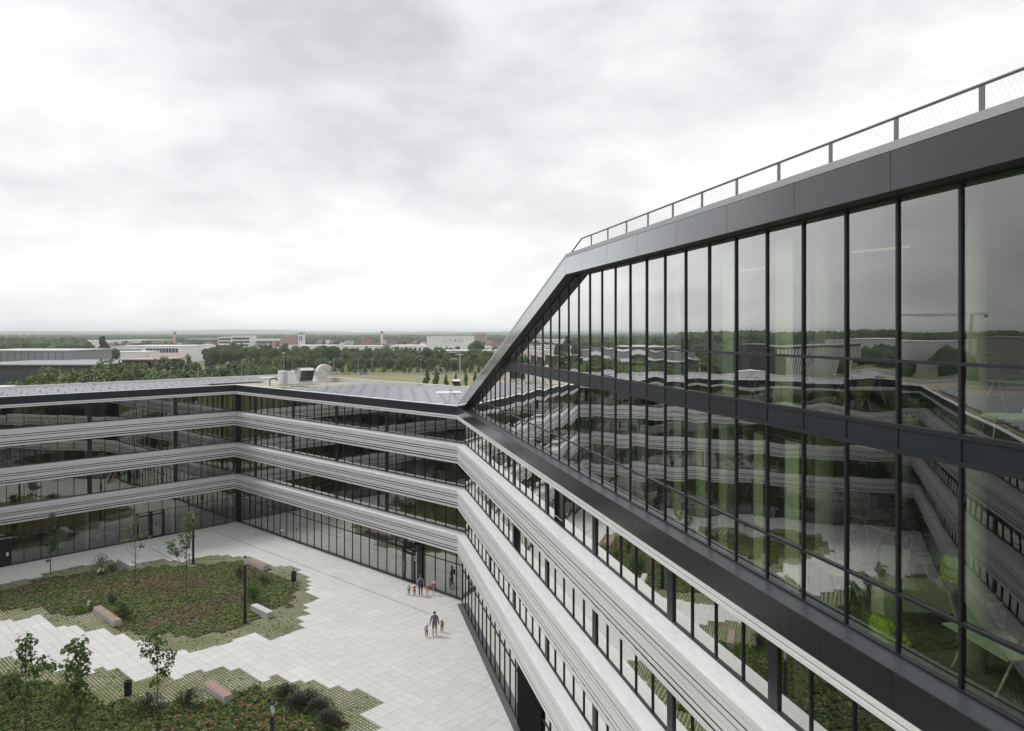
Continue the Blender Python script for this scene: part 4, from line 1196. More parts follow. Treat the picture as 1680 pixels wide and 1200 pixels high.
# hi-vis jackets
def jacket(p, label, seed, hang):
    rg = random.Random(seed)
    root = thing('hi_vis_jacket', label, 'jacket', p, rotD)
    nx, nz = 12, 10; mb = MB(); vv = []; ff = []
    for j in range(nz + 1):
        for i in range(nx):
            t = 2 * math.pi * i / nx; f = j / nz
            r = (0.30 - 0.10 * f) * (1 + 0.22 * math.sin(3 * t + 5 * f + seed) + rg.uniform(-0.10, 0.10))
            hz = (0.62 if hang else 0.42) * f
            vv.append((r * math.cos(t) * (1.0 if hang else 1.15), r * 0.55 * math.sin(t), hz + rg.uniform(-0.02, 0.02)))
    for j in range(nz):
        for i in range(nx):
            k = (i + 1) % nx; ff.append((j * nx + i, j * nx + k, (j + 1) * nx + k, (j + 1) * nx + i))
    ff.append(tuple(nz * nx + i for i in range(nx)))
    mb.add(vv, ff); mb.obj('cloth', M['hivis'], root, smooth=True)
    for sg in (-1, 1):
        mb = MB(); a = Vector((sg * 0.2, 0, 0.5 if hang else 0.36)); 
        for i in range(6):
            b = a + Vector((sg * 0.05, -0.03 + rg.uniform(-.03, .03), -0.085 if hang else -0.055)); mb.tube(a, b, 0.075, 0.07, n=8); a = b
        mb.obj('sleeve', M['hivis'], root, smooth=True)
    st = MB()
    for j in (3, 6):
        for i in range(nx):
            k = (i + 1) % nx
            a, b, c, d = [Vector(vv[q]) * 1.0 for q in (j * nx + i, j * nx + k, (j + 1) * nx + k, (j + 1) * nx + i)]
            cc = Vector((0, 0, a.z)); e = [v + Vector((v.x, v.y, 0)).normalized() * 0.012 for v in (a, b, b.lerp(c, 0.6), a.lerp(d, 0.6))]
            st.add(e, [(0, 1, 2, 3)])
    st.obj('reflective_stripe', M['alu'], root)
jacket(ins(1448, 1.05, F1), 'crumpled hi vis jacket dropped on the floor at the glass', 3, False)
jk = ins(1562, 3.4, F1 + 0.62); jacket(jk, 'hi vis jacket hanging behind the cabinet desk', 5, True)
# printed carton upstairs
cb = thing('carton', 'pale carton printed with red lettering and CARGO 1', 'box', ins(1296, 1.25, F2), rotD - R(4))
mb = MB(); mb.box(-0.36, 0.36, -0.25, 0.25, 0.0, 0.52); mb.obj('carton_body', pmat('carton', (0.66, 0.70, 0.62), 0.7), cb)
def text_part(s, size, p, rot, mat, parent, name):
    cu = bpy.data.curves.new(name, 'FONT'); cu.body = s; cu.size = size; cu.align_x = 'CENTER'; cu.extrude = 0.002
    t = bpy.data.objects.new(name, cu); col.objects.link(t)
    bpy.context.view_layer.update()
    me = bpy.data.meshes.new_from_object(t.evaluated_get(bpy.context.evaluated_depsgraph_get()))
    bpy.data.objects.remove(t); me.materials.clear(); me.materials.append(mat)
    o = link(name, me, parent, p); o.rotation_euler = rot
    return o
# the printed side looks towards the glass (+y of the block's own axes)
text_part('CARGO 1', 0.10, (0.0, 0.256, 0.16), (R(90), 0, R(180)), M['black'], cb, 'lettering')
mb = MB()
for i in range(9): mb.box(-0.20 + i * 0.046, -0.20 + i * 0.046 + 0.036, 0.251, 0.256, 0.27, 0.335)
mb.obj('red_print', pmat('print_red', (0.5, 0.12, 0.05), 0.6), cb)
mb = MB(); mb.box(-0.30, -0.25, 0.251, 0.256, 0.34, 0.39); mb.box(-0.30, -0.25, 0.251, 0.256, 0.40, 0.45); mb.obj('black_print', M['black'], cb)
# curtains gathered beside the mullions
M['curtain'] = pmat('curtain', (0.78, 0.78, 0.72), 0.9, var=0.04)
cu_me = []
for wd_ in (0.38, 0.5, 0.66):
    mb = MB(); nn_ = 14; vv = []
    for z_ in (0.02, 3.55):
        for i in range(nn_ + 1): vv.append((wd_ * (i / nn_ - 0.5), 0.045 * math.sin(i * 1.9), z_))
    mb.add(vv, [(i, i + 1, nn_ + 2 + i, nn_ + 1 + i) for i in range(nn_)]); cu_me.append(mb.mesh('fabric', M['curtain'], smooth=True))
cr_me = MB(); cr_me.tube((-0.7, 0, 3.6), (0.7, 0, 3.6), 0.015, n=5); cr_me = cr_me.mesh('curtain_rail', M['alu'])
rc_ = random.Random(4)
for lev, nm, zs in ((F1, 'lower', 1.0), (F2, 'upper', 1.14)):
    for k in range(15):
        Zc = 17.2 + 1.3925 * k * (1.0 if k < 8 else 1.05)
        if lev == F2 and Zc > 30.5: continue
        if rc_.random() < 0.22: continue
        s = sD(Zc + rc_.uniform(0.2, 0.6), -0.78)
        p = OD + dD * s + Vector((-dD.y, dD.x, 0)) * -0.78; p.z = lev
        o = thing('curtain', 'pale gathered curtain behind the %s tall glass storey' % nm, 'curtain', p, rotD, 'curtains of the %s glass storey' % nm); o.scale = (1, 1, zs)
        link('fabric', rc_.choice(cu_me), o); link('curtain_rail', cr_me, o)
# ceiling lights
lm = MB(); lm.box(-0.7, 0.7, -0.05, 0.05, -0.05, 0.0); lme = lm.mesh('luminaire', M['lum'])
hm = MB(); hm.tube((-0.5, 0, 0), (-0.5, 0, 0.45), 0.005, n=4); hm.tube((0.5, 0, 0), (0.5, 0, 0.45), 0.005, n=4); hme = hm.mesh('wire', M['alu'])
for lev, nm in ((23.85, 'upper'), (19.15, 'lower')):
    for nn in (-3.0,):
        for k in range(0, 8, 2):
            s = sD(12.2 + 2.8 * k, nn)
            if lev > 20 and 12.2 + 2.8 * k > 31: continue
            p = OD + dD * s + Vector((-dD.y, dD.x, 0)) * nn; p.z = lev
            o = thing('pendant_light', 'slim white pendant light under the ceiling of the %s glass storey' % nm, 'light', p, rotD + R(20 if nm == 'upper' else 8), 'pendant lights in the %s glass storey' % nm)
            link('luminaire', lme, o); link('wire', hme, o)
cpm = MB(); pcs = [(14.0, 18.2), (18.8, 23.4)]
for i, (za, zb) in enumerate(pcs):
    o = MB(); o.box(sD(za), sD(zb), -2.4, -0.85, F1 + 0.002, F1 + 0.012)
    q = o.obj('carpet', M['carpet']); q.location = OD; q.rotation_euler = (0, 0, rotD)
    tag(q, ('dark green carpet under the crumpled jacket' if i == 0 else 'dark green carpet near the teal bean bag'), 'carpet')

# timber slat rack under the ceiling behind the top louvre storey
tk_ = thing('timber_slat_rack', 'warm timber slat rack hanging behind the top louvre storey window', 'rack', OD, rotD)
M['slatwood'] = pmat('slat_wood', (0.50, 0.30, 0.16), 0.6, var=0.15, vscale=5, stretch=(8, 0.6, 1))
swm = MB(); swm.box(-0.03, 0.03, -2.3, -1.0, 0.0, 0.10); swme = swm.mesh('slat', M['slatwood'])
for i in range(30): link('slat', swme, tk_, (sD(12.6) + 0.135 * i, 0, 13.95 + 0.012 * (i % 3)))
mb = MB(); mb.box(sD(12.5), sD(12.6) + 4.1, -1.35, -1.29, 14.08, 14.14); mb.box(sD(12.5), sD(12.6) + 4.1, -2.05, -1.99, 14.08, 14.14); mb.obj('carrier', M['slatwood'], tk_)

# furniture glimpsed in the wings
fm = MB(); fm.box(-0.8, 0.8, -0.4, 0.4, 0.70, 0.74); fm.box(-0.78, -0.74, -0.36, 0.36, 0, 0.7); fm.box(0.74, 0.78, -0.36, 0.36, 0, 0.7)
fme = fm.mesh('frame', M['desk'])
sm = MB(); sm.box(-0.3, 0.3, 0.1, 0.13, 0.85, 1.2); sm.box(-0.04, 0.04, 0.1, 0.2, 0.742, 0.95); sme = sm.mesh('monitor', M['screen'])
wm = MB(); wm.box(-0.6, 0.6, -0.03, 0.03, 0.0, 2.1); wme = wm.mesh('board', M['ceil'])
rf_ = random.Random(91)
for wg, L0, nm in ((wA, LA, 'entrance wing'), (wB, 26.0, 'wing behind the island')):
    mt = Matrix.Translation(wg.location) @ Matrix.Rotation(wg.rotation_euler[2], 4, 'Z')
    for k, zf in enumerate([0.07] + [t - 0.42 for t in BT]):
        s = 1.0 + rf_.uniform(0, 3)
        while s < L0:
            p = mt @ Vector((s, -rf_.uniform(2.2, 4.0), zf))
            if rf_.random() < 0.62:
                o = thing('office_desk', 'office desk with a screen behind the glass of the %s' % nm, 'desk', p, wg.rotation_euler[2] + rf_.choice((0, math.pi / 2)), 'desks in the %s' % nm)
                link('frame', fme, o); link('monitor', sme, o)
            else:
                o = thing('partition_screen', 'pale partition screen behind the glass of the %s' % nm, 'partition', p, wg.rotation_euler[2] + rf_.uniform(-0.4, 0.4), 'partitions in the %s' % nm)
                link('board', wme, o)
            s += rf_.uniform(2.6, 5.0)

# ------------------------------------------------------------------ people
SKIN = pmat('skin', (0.50, 0.31, 0.23), 0.55)
def person(p, height, rz, label, top, legs, shoes, hair, pose, sleeves='long', shorts=False, hat=None, pack=False, sitting=False, group=None, legskin=False):
    """body grown over one skeleton with a Skin modifier; pose: offsets of the two hands (x, y, z) in body heights"""
    S = height / 1.78
    child = height < 1.3
    hs = 1.35 if child else 1.0
    V = []; E = []; RAD = []; ZONE = []
    def add(pnt, r, parent=None, zone='torso'):
        V.append(Vector(pnt)); RAD.append(r); ZONE.append(zone)
        if parent is not None: E.append((parent, len(V) - 1))
        return len(V) - 1
    pel = add((0, 0, 0.96), 0.135, None, 'hip')
    wa = add((0, 0.01, 1.12), 0.150, pel); ch = add((0, 0.0, 1.32), 0.170, wa); uc = add((0, -0.01, 1.43), 0.115, ch)
    nk = add((0, 0.0, 1.52), 0.055, uc, 'skin'); hd = add((0, 0.02, 1.60), 0.085 * hs, nk, 'skin'); ht = add((0, 0.01, 1.60 + 0.10 * hs), 0.082 * hs, hd, 'hair')
    add((0, 0.105 * hs, 1.615), 0.018, hd, 'skin')
    for sx in (-1, 1):
        st = 0.10 * sx
        hp = add((sx * 0.095, 0, 0.90), 0.105, pel, 'leg')
        if sitting:
            kn = add((sx * 0.12, 0.44, 0.92), 0.07, hp, 'leg'); an = add((sx * 0.12, 0.42, 0.50), 0.048, kn, 'shin'); to = add((sx * 0.12, 0.58, 0.45), 0.038, an, 'shoe')
        else:
            kn = add((sx * 0.10, 0.02 + st * 0.55, 0.50), 0.068, hp, 'leg' ); an = add((sx * 0.105, st * 1.1 - 0.03, 0.09), 0.046, kn, 'shin'); to = add((sx * 0.115, st * 1.1 + 0.12, 0.045), 0.04, an, 'shoe')
        sh = add((sx * 0.180, -0.01, 1.41), 0.080, uc, 'sleeve')
        hx, hy, hz = pose[0 if sx < 0 else 1]
        wr = Vector((hx, hy, hz)); el = Vector((sx * 0.185, 0, 1.43)).lerp(wr, 0.52) + Vector((sx * 0.015, -0.05, -0.03))
        e = add(el, 0.062, sh, 'sleeve'); w_ = add(wr, 0.042, e, 'sleeve' if sleeves == 'long' else 'skin')
        d = (wr - el).normalized()
        pm_ = add(wr + d * 0.07, 0.034, w_, 'skin')
        q = Vector((0, 1, 0)) if abs(d.z) > 0.4 else Vector((0, 0, 1))
        for k in range(4):
            off = q * (k - 1.5) * 0.020
            ln = (0.062, 0.072, 0.068, 0.052)[k]
            f1 = add(wr + d * 0.105 + off, 0.0095, pm_, 'skin'); add(wr + d * (0.105 + ln) + off * 1.15 + Vector((-sx * 0.018, 0, 0)), 0.008, f1, 'skin')
        t1 = add(wr + d * 0.06 + q * 0.045, 0.0105, pm_, 'skin'); add(wr + d * 0.10 + q * 0.058, 0.009, t1, 'skin')
    me = bpy.data.meshes.new('body')
    me.from_pydata([tuple(v) for v in V], E, [])
    o = bpy.data.objects.new('body_rig', me); col.objects.link(o)
    sk = o.modifiers.new('skin', 'SKIN'); sk.use_smooth_shade = True
    for i, dat in enumerate(me.skin_vertices[0].data):
        dat.radius = (RAD[i], RAD[i] * (0.72 if ZONE[i] in ('torso', 'hip') else 1.0)); dat.use_root = (i == 0)
    o.modifiers.new('sub', 'SUBSURF').levels = 1
    bpy.context.view_layer.update()
    bm_ = bpy.data.meshes.new_from_object(o.evaluated_get(bpy.context.evaluated_depsgraph_get()))
    bpy.data.objects.remove(o)
    mats = [top, legs, SKIN, hair, shoes]
    zm = {'torso': 0, 'hip': 1, 'leg': 1, 'shin': 2 if shorts else 1, 'shoe': 4, 'sleeve': 0, 'skin': 2, 'hair': 3}
    bm_.materials.clear()
    for m_ in mats: bm_.materials.append(m_)
    for pg in bm_.polygons:
        c = pg.center
        i = min(range(len(V)), key=lambda k: (V[k] - c).length - RAD[k] * 0.8)
        z = zm[ZONE[i]]
        if z == 1 and shorts and c.z < 0.56: z = 2
        if ZONE[i] == 'hip' and c.z > 0.97: z = 0
        pg.material_index = z; pg.use_smooth = True
    root = thing('person', label, 'person', p, rz, group); root.scale = (S, S, S)
    link('body', bm_, root)
    hb = MB(); rr_ = 0.098 * hs; zc = 1.605 + 0.05 * hs
    prof = [(rr_ * 1.06 * math.cos(t), zc + rr_ * 1.18 * math.sin(t)) for t in [R(a) for a in (-8, 10, 30, 50, 70, 88)]]
    hb.lathe(prof, 12, (0, -0.008 * hs, 0))
    hb.obj('hat' if hat else 'hair', hat if hat else hair, root, smooth=True)
    if hat:
        hb = MB(); hb.lathe([(rr_ * 1.5, zc - 0.02), (rr_ * 1.02, zc + 0.02)], 12); hb.obj('hat_brim', hat, root, smooth=True)
    if pack:
        hb = MB(); hb.box(-0.15, 0.15, -0.30, -0.13, 1.02, 1.46); b_ = hb.obj('backpack', M['black'], root)
        bv_ = b_.modifiers.new('bevel', 'BEVEL'); bv_.width = 0.05; bv_.segments = 2
        hb = MB(); hb.box(-0.05, 0.05, -0.312, -0.30, 1.12, 1.22); hb.obj('badge', M['olive'], root)
    return root
def cm_(n, c): return pmat('cloth_' + n, c, 0.85, var=0.12, vscale=9)
hang = lambda x: ((-x, 0.02, 0.86), (x, 0.02, 0.86))
P_ = lambda x, y: gp(x, y) + Vector((0, 0, 0.056))
person(P_(713, 1045), 1.80, R(4), 'person in a grey hoodie and shorts holding two children by the hand', cm_('grey', (0.13, 0.13, 0.15)), cm_('khaki', (0.17, 0.12, 0.08)), cm_('wshoe', (0.7, 0.7, 0.7)), M['black'],
       ((-0.33, 0.06, 0.86), (0.28, -0.03, 0.86)), shorts=True)
person(P_(700, 1047), 0.98, R(8), 'child in a lilac jacket and white hat led by the hand', cm_('lilac', (0.45, 0.36, 0.58)), cm_('navy', (0.02, 0.02, 0.05)), cm_('g1', (0.4, 0.4, 0.4)), M['black'], ((-0.26, 0.0, 0.90), (0.42, 0.05, 1.55)), hat=M['whitef'])
person(P_(725, 1039), 0.98, R(-6), 'child in an orange jacket and white hat led by the hand', cm_('orange', (0.50, 0.20, 0.03)), cm_('blk', (0.012, 0.012, 0.014)), cm_('g2', (0.2, 0.2, 0.2)), M['black'], ((-0.45, 0.05, 1.35), (0.26, 0.0, 0.90)), hat=M['whitef'])
person(P_(690, 979), 1.72, R(5), 'person in a blue shirt with a black backpack walking to the entrance', cm_('blue', (0.22, 0.32, 0.46)), cm_('blk2', (0.012, 0.012, 0.014)), cm_('wshoe2', (0.75, 0.75, 0.73)), M['bark'], ((-0.30, 0.05, 0.87), (0.29, -0.03, 0.87)), pack=True)
person(P_(680, 979), 0.95, R(0), 'child in a red jacket and white hat beside the backpack', cm_('red', (0.55, 0.04, 0.03)), cm_('blk3', (0.012, 0.012, 0.014)), cm_('g3', (0.5, 0.5, 0.5)), M['black'], ((-0.42, 0.0, 1.15), (0.45, 0.03, 1.35)), hat=M['whitef'])
person(P_(671, 978), 0.95, R(-5), 'child in a pale grey coat and brown trousers', cm_('pale', (0.50, 0.50, 0.49)), cm_('brown', (0.14, 0.05, 0.035)), cm_('g4', (0.25, 0.1, 0.08)), M['black'], hang(0.25), hat=cm_('paleh', (0.6, 0.58, 0.56)))
person(P_(701, 978), 0.95, R(10), 'child in a pink coat and white hat near the sign post', cm_('pink', (0.62, 0.22, 0.18)), cm_('pinkt', (0.62, 0.40, 0.36)), cm_('g5', (0.6, 0.5, 0.5)), M['black'], ((-0.45, 0.03, 1.35), (0.25, 0, 0.9)), hat=M['whitef'])
sp_ = ins(1622, 2.5, F1 + 0.0)
person(sp_ + Vector((0, 0, -0.42)), 1.72, rotD + R(110), 'person in a pale green shirt seated behind the tall glass', cm_('mint', (0.42, 0.52, 0.42)), cm_('mint2', (0.35, 0.42, 0.35)), cm_('g6', (0.2, 0.2, 0.2)), M['bark'], ((-0.2, 0.32, 1.15), (0.10, 0.22, 1.48)), sleeves='short', sitting=True)
# ------------------------------------------------------------------ surroundings: trees
M['tree1'] = pmat('tree_leaf', (0.080, 0.130, 0.042), 0.7, c2=(0.13, 0.18, 0.06), vscale=0.25, isl=0.40, objr=0.30, transl=0.25)
M['tree2'] = pmat('tree_leaf_dark', (0.045, 0.080, 0.034), 0.7, c2=(0.075, 0.115, 0.045), vscale=0.25, isl=0.40, objr=0.25)
M['tree3'] = pmat('tree_leaf_bright', (0.11, 0.165, 0.040), 0.7, c2=(0.165, 0.215, 0.065), vscale=0.3, isl=0.40, objr=0.20, transl=0.3)
def crown_mesh(seed, shape, mat, n=4500, fs=0.155):
    """unit tree 10 m tall: clumps of small faces over a handful of lobes"""
    rg = random.Random(seed); mb = MB(); lobes = []
    if shape == 'round':
        for i in range(11):
            t = rg.uniform(0, 6.28); q = rg.uniform(0.2, 2.7)
            lobes.append((Vector((math.cos(t) * q, math.sin(t) * q, rg.uniform(3.6, 8.0))), rg.uniform(1.2, 2.0)))
        lobes.append((Vector((0, 0, 8.3)), 1.5))
    elif shape == 'cone':
        for i in range(12):
            f = i / 11; t = rg.uniform(0, 6.28); q = (1 - f) * 1.25
            lobes.append((Vector((math.cos(t) * q, math.sin(t) * q, 2.4 + 6.8 * f)), 0.55 + 1.2 * (1 - f)))
    else:
        for i in range(12):
            t = rg.uniform(0, 6.28); q = rg.uniform(0.3, 3.6)
            lobes.append((Vector((math.cos(t) * q, math.sin(t) * q, rg.uniform(1.6, 7.6 - q * 0.6))), rg.uniform(1.3, 2.1)))
    for i in range(n):
        c, r = rg.choice(lobes)
        v = Vector((rg.gauss(0, 1), rg.gauss(0, 1), rg.gauss(0, 1))).normalized()
        if v.z < -0.3 and rg.random() < 0.6: v.z = -v.z
        p = c + v * r * rg.uniform(0.72, 1.08)
        nrm = (v + Vector((rg.uniform(-.6, .6), rg.uniform(-.6, .6), rg.uniform(-.3, .7)))).normalized()
        q = nrm.to_track_quat('Z', 'Y'); s = fs * rg.uniform(0.6, 1.5)
        mb.add([p + q @ Vector((a * s, b * s, rg.uniform(-.1, .1))) for a, b in ((-1, -0.6), (0.3, -1), (1, 0.4), (-0.4, 1))], [(0, 1, 2, 3)])
    for c, r in lobes:                                   # opaque hearts of the clumps
        rr_ = r * 0.78; o = []
        for k in range(4):
            zz = (-0.75, -0.2, 0.35, 0.8)[k]; ra = math.sqrt(1 - zz * zz) * rr_
            o += [c + Vector((ra * math.cos(a + k), ra * math.sin(a + k), zz * rr_)) for a in (0, 1.26, 2.51, 3.77, 5.03)]
        ff = [(k * 5 + i, k * 5 + (i + 1) % 5, k * 5 + 5 + (i + 1) % 5, k * 5 + 5 + i) for k in range(3) for i in range(5)] + [(15, 16, 17, 18, 19)]
        mb.add(o, ff)
    zt = max(v[2] for v in mb.v); mb.v = [(x, y, z * 10.0 / zt) for x, y, z in mb.v]
    return mb.mesh('crown', mat)
tkm = MB(); tkm.tube((0, 0, 0), (0, 0, 4.5), 0.22, 0.12, n=6)
for a in (0, 1.6, 3.1, 4.6): tkm.tube((0, 0, 3.2), (1.3 * math.cos(a), 1.3 * math.sin(a), 5.6), 0.10, 0.04, n=5)
trunk_me = tkm.mesh('trunk', M['bark'])
CROWN = {}
for sh in ('round', 'cone', 'wide'):
    for mi in ('tree1', 'tree2', 'tree3'):
        CROWN[sh, mi] = [crown_mesh(100 + 7 * k + len(sh) + ord(mi[-1]), sh, M[mi]) for k in range(2)]
tr_ = random.Random(14)
def tree(x, Z, h, sh, mi, label, group, spread=1.0):
    p = atZ(x, Z)
    o = thing('tree', label, 'tree', p, tr_.uniform(0, 6.28), group)
    k = h / 10.0; o.scale = (k * spread, k * spread, k)
    link('trunk', trunk_me, o); link('crown', tr_.choice(CROWN[sh, mi]), o)
# close row just behind the roofs on the left
LBL = {'edge': 'bushy green tree just beyond the roof of the island wing', 'road': 'slender young roadside tree in a planted row', 'grove': 'round crowned tree of the grove beyond the meadow', 'town': 'dark tree among the far buildings'}
for x, Z, ytop, sh, mi, lab in ((200, 172, 589, 'wide', 'tree1', 'big round tree before the flat roofed brick building'), (268, 178, 584, 'wide', 'tree2', 'big dark tree right of the brick building'), (118, 168, 600, 'wide', 'tree1', 'wide tree in front of the dark grey building'),
                               (148, 172, 605, 'wide', 'tree1', None), (238, 175, 598, 'wide', 'tree1', None), (245, 168, 606, 'wide', 'tree3', None), (300, 180, 604, 'wide', 'tree3', None), (20, 160, 625, 'wide', 'tree1', None), (52, 158, 617, 'cone', 'tree3', 'bright yellow green tree before the dark grey building'),
                               (90, 158, 620, 'wide', 'tree3', None), (178, 158, 607, 'round', 'tree1', None), (208, 156, 608, 'cone', 'tree1', None), (130, 156, 612, 'wide', 'tree2', None), (160, 155, 618, 'wide', 'tree1', None), (275, 165, 611, 'wide', 'tree1', None),
                               (312, 170, 612, 'wide', 'tree1', None), (226, 160, 611, 'wide', 'tree2', None), (-10, 160, 624, 'wide', 'tree2', None), (290, 160, 614, 'round', 'tree2', None), (70, 156, 624, 'wide', 'tree2', None), (105, 157, 617, 'cone', 'tree3', None)):
    tree(x, Z, topz(ytop, Z), sh, mi, lab or {'tree1': LBL['edge'], 'tree2': 'dark green tree just beyond the roof of the island wing', 'tree3': 'bright yellow green tree low beyond the roof of the island wing'}[mi], None if lab else {'tree1': 'trees beyond the island wing', 'tree2': 'dark trees beyond the island wing', 'tree3': 'bright trees beyond the island wing'}[mi], 1.25)
for x, ytop, Z in ((380, 592, 240), (405, 588, 245), (420, 592, 235), (395, 600, 225), (430, 597, 232), (370, 602, 230), (436, 606, 222), (358, 612, 215), (420, 606, 215), (390, 610, 210), (352, 600, 240), (375, 615, 205), (345, 612, 218)):
    tree(x, Z, topz(ytop, Z), 'wide', tr_.choice(('tree1', 'tree2', 'tree2')), 'dense tree of the clump behind the inner roof corner', 'tree clump behind the inner roof corner', 1.2)
# rows of young trees along the road, the grove behind
for i in range(20): tree(530 + 14.5 * i + tr_.uniform(-5, 5), 408 + tr_.uniform(-5, 5), tr_.uniform(4.8, 6.6), 'cone', tr_.choice(('tree1', 'tree3', 'tree1')), LBL['road'], 'roadside trees', 0.85)
for i in range(36): tree(430 + 11 * i + tr_.uniform(-5, 5), 432 + tr_.uniform(-7, 7), tr_.uniform(7.0, 9.5), tr_.choice(('wide', 'wide', 'round')), tr_.choice(('tree1', 'tree1', 'tree3')), 'light green tree in the front row of the grove beyond the meadow', 'front row of the grove')
for row, Z in enumerate((462, 496, 532)):
    for i in range(26): tree(345 + 18.5 * i + tr_.uniform(-8, 8), Z + tr_.uniform(-12, 12), tr_.uniform(9.5, 13.0) + (1.5 if i < 12 else 0), tr_.choice(('wide', 'round')), tr_.choice(('tree1', 'tree2', 'tree1')), ('round crowned tree in the middle of the grove beyond the meadow', 'round crowned tree deep in the grove', 'tree at the far edge of the grove before the white sheds')[row], ('middle of the grove', 'deep grove', 'far edge of the grove')[row])
for i in range(16): tree(115 + 14 * i + tr_.uniform(-5, 5), 330 + tr_.uniform(-20, 20), tr_.uniform(9, 12), tr_.choice(('round', 'cone')), tr_.choice(('tree1', 'tree2', 'tree3')), 'tree in the belt behind the brick building', 'belt behind the brick building')
for i in range(9): tree(700 + 16 * i, 300 + tr_.uniform(-10, 10), tr_.uniform(5.5, 8.5), 'cone', 'tree1', 'small tree by the parking area', 'trees by the parking area', 0.8)
tree(168, 480, topz(551, 480), 'cone', 'tree2', 'tall dark conifer standing above the white sheds', None, 1.2)
tree(783, 640, topz(558, 640), 'round', 'tree2', 'large dark tree at the corner of the white hall', None, 1.3)
for x, Z, yt in ((120, 420, 566), (150, 430, 564), (135, 410, 570), (100, 440, 566), (165, 420, 569), (180, 425, 571)):
    tree(x, Z, topz(yt, Z), 'wide', 'tree2', 'dark tree of the mound before the white factory', 'dark mound of trees', 1.3)
for i in range(46):
    Z = tr_.uniform(620, 900); x = tr_.uniform(-20, 810)
    tree(x, Z, tr_.uniform(9, 14), tr_.choice(('round', 'wide', 'cone')), tr_.choice(('tree2', 'tree1', 'tree2')), LBL['town'], 'trees among the far buildings')

# far woods: one mass of small crowns
fw = MB(); rgf = random.Random(8)
def blob(p, r, h):
    o = []
    for k, (zz, ra) in enumerate(((0.0, 0.75), (0.45, 1.0), (0.8, 0.62))):
        o += [p + Vector((r * ra * rgf.uniform(.75, 1.2) * math.cos(a), r * ra * rgf.uniform(.75, 1.2) * math.sin(a), h * zz)) for a in (0.3, 1.55, 2.8, 4.1, 5.3)]
    o.append(p + Vector((0, 0, h)))
    fw.add(o, [(k * 5 + i, k * 5 + (i + 1) % 5, k * 5 + 5 + (i + 1) % 5, k * 5 + 5 + i) for k in range(2) for i in range(5)] + [(10 + i, 10 + (i + 1) % 5, 15) for i in range(5)])
def wood(a0, a1, Z0, Z1, n, h0, h1, keep=None):
    for i in range(n):
        Z = math.exp(rgf.uniform(math.log(Z0), math.log(Z1))); t = math.tan(R(rgf.uniform(a0, a1)))
        if keep and not keep(math.sin(Z * 0.013 + t * 9) + math.sin(t * 31 + Z * 0.004)): continue
        h = rgf.uniform(h0, h1); blob(Vector((t * Z, Z, 0)), h * rgf.uniform(0.40, 0.62), h)
wood(-62, 3, 950, 1500, 1500, 8, 13, lambda v: v > 0.1)
wood(-62, 3, 1500, 3000, 3200, 9, 15, lambda v: v > -0.5)
wood(-62, 6, 3000, 6500, 3800, 11, 18)
wood(-36.5, -29.5, 520, 680, 260, 13, 19)                # wooded rise at the left edge
wood(-62, -38, 260, 600, 900, 9, 15, lambda v: v > -0.2)
wood(-62, -38, 600, 950, 1100, 17, 25)
M['farw'] = pmat('far_wood', (0.040, 0.065, 0.028), 0.9, c2=(0.065, 0.09, 0.035), vscale=0.01, isl=0.35)
tag(fw.obj('far_woods', M['farw']), 'distant woods spreading to the horizon', 'woods', kind='stuff')
# hills
hl = MB(); pts = []
for (Zh, base, amp, sd) in ((7600, 28, 14, 1), (10800, 50, 26, 5)):
    n = 160; vv = []
    for i in range(n + 1):
        t = -64 + 78 * i / n
        x = math.tan(R(t)) * Zh
        hgt = base + amp * (0.5 * math.sin(t * 0.16 + sd) + 0.35 * math.sin(t * 0.43 + sd * 2) + 0.15 * math.sin(t * 1.7 + sd))
        vv += [(x, Zh - 1200, 0.0), (x, Zh, max(6, hgt)), (x, Zh + 1500, 0.0)]
    hl.add(vv, [(3 * i + k, 3 * i + 3 + k, 3 * i + 4 + k, 3 * i + 1 + k) for i in range(n) for k in (0, 1)])
M['hill'] = pmat('hill', (0.055, 0.080, 0.040), 0.95, c2=(0.085, 0.10, 0.05), vscale=0.004)
tag(hl.obj('hills', M['hill'], smooth=True), kind='structure')

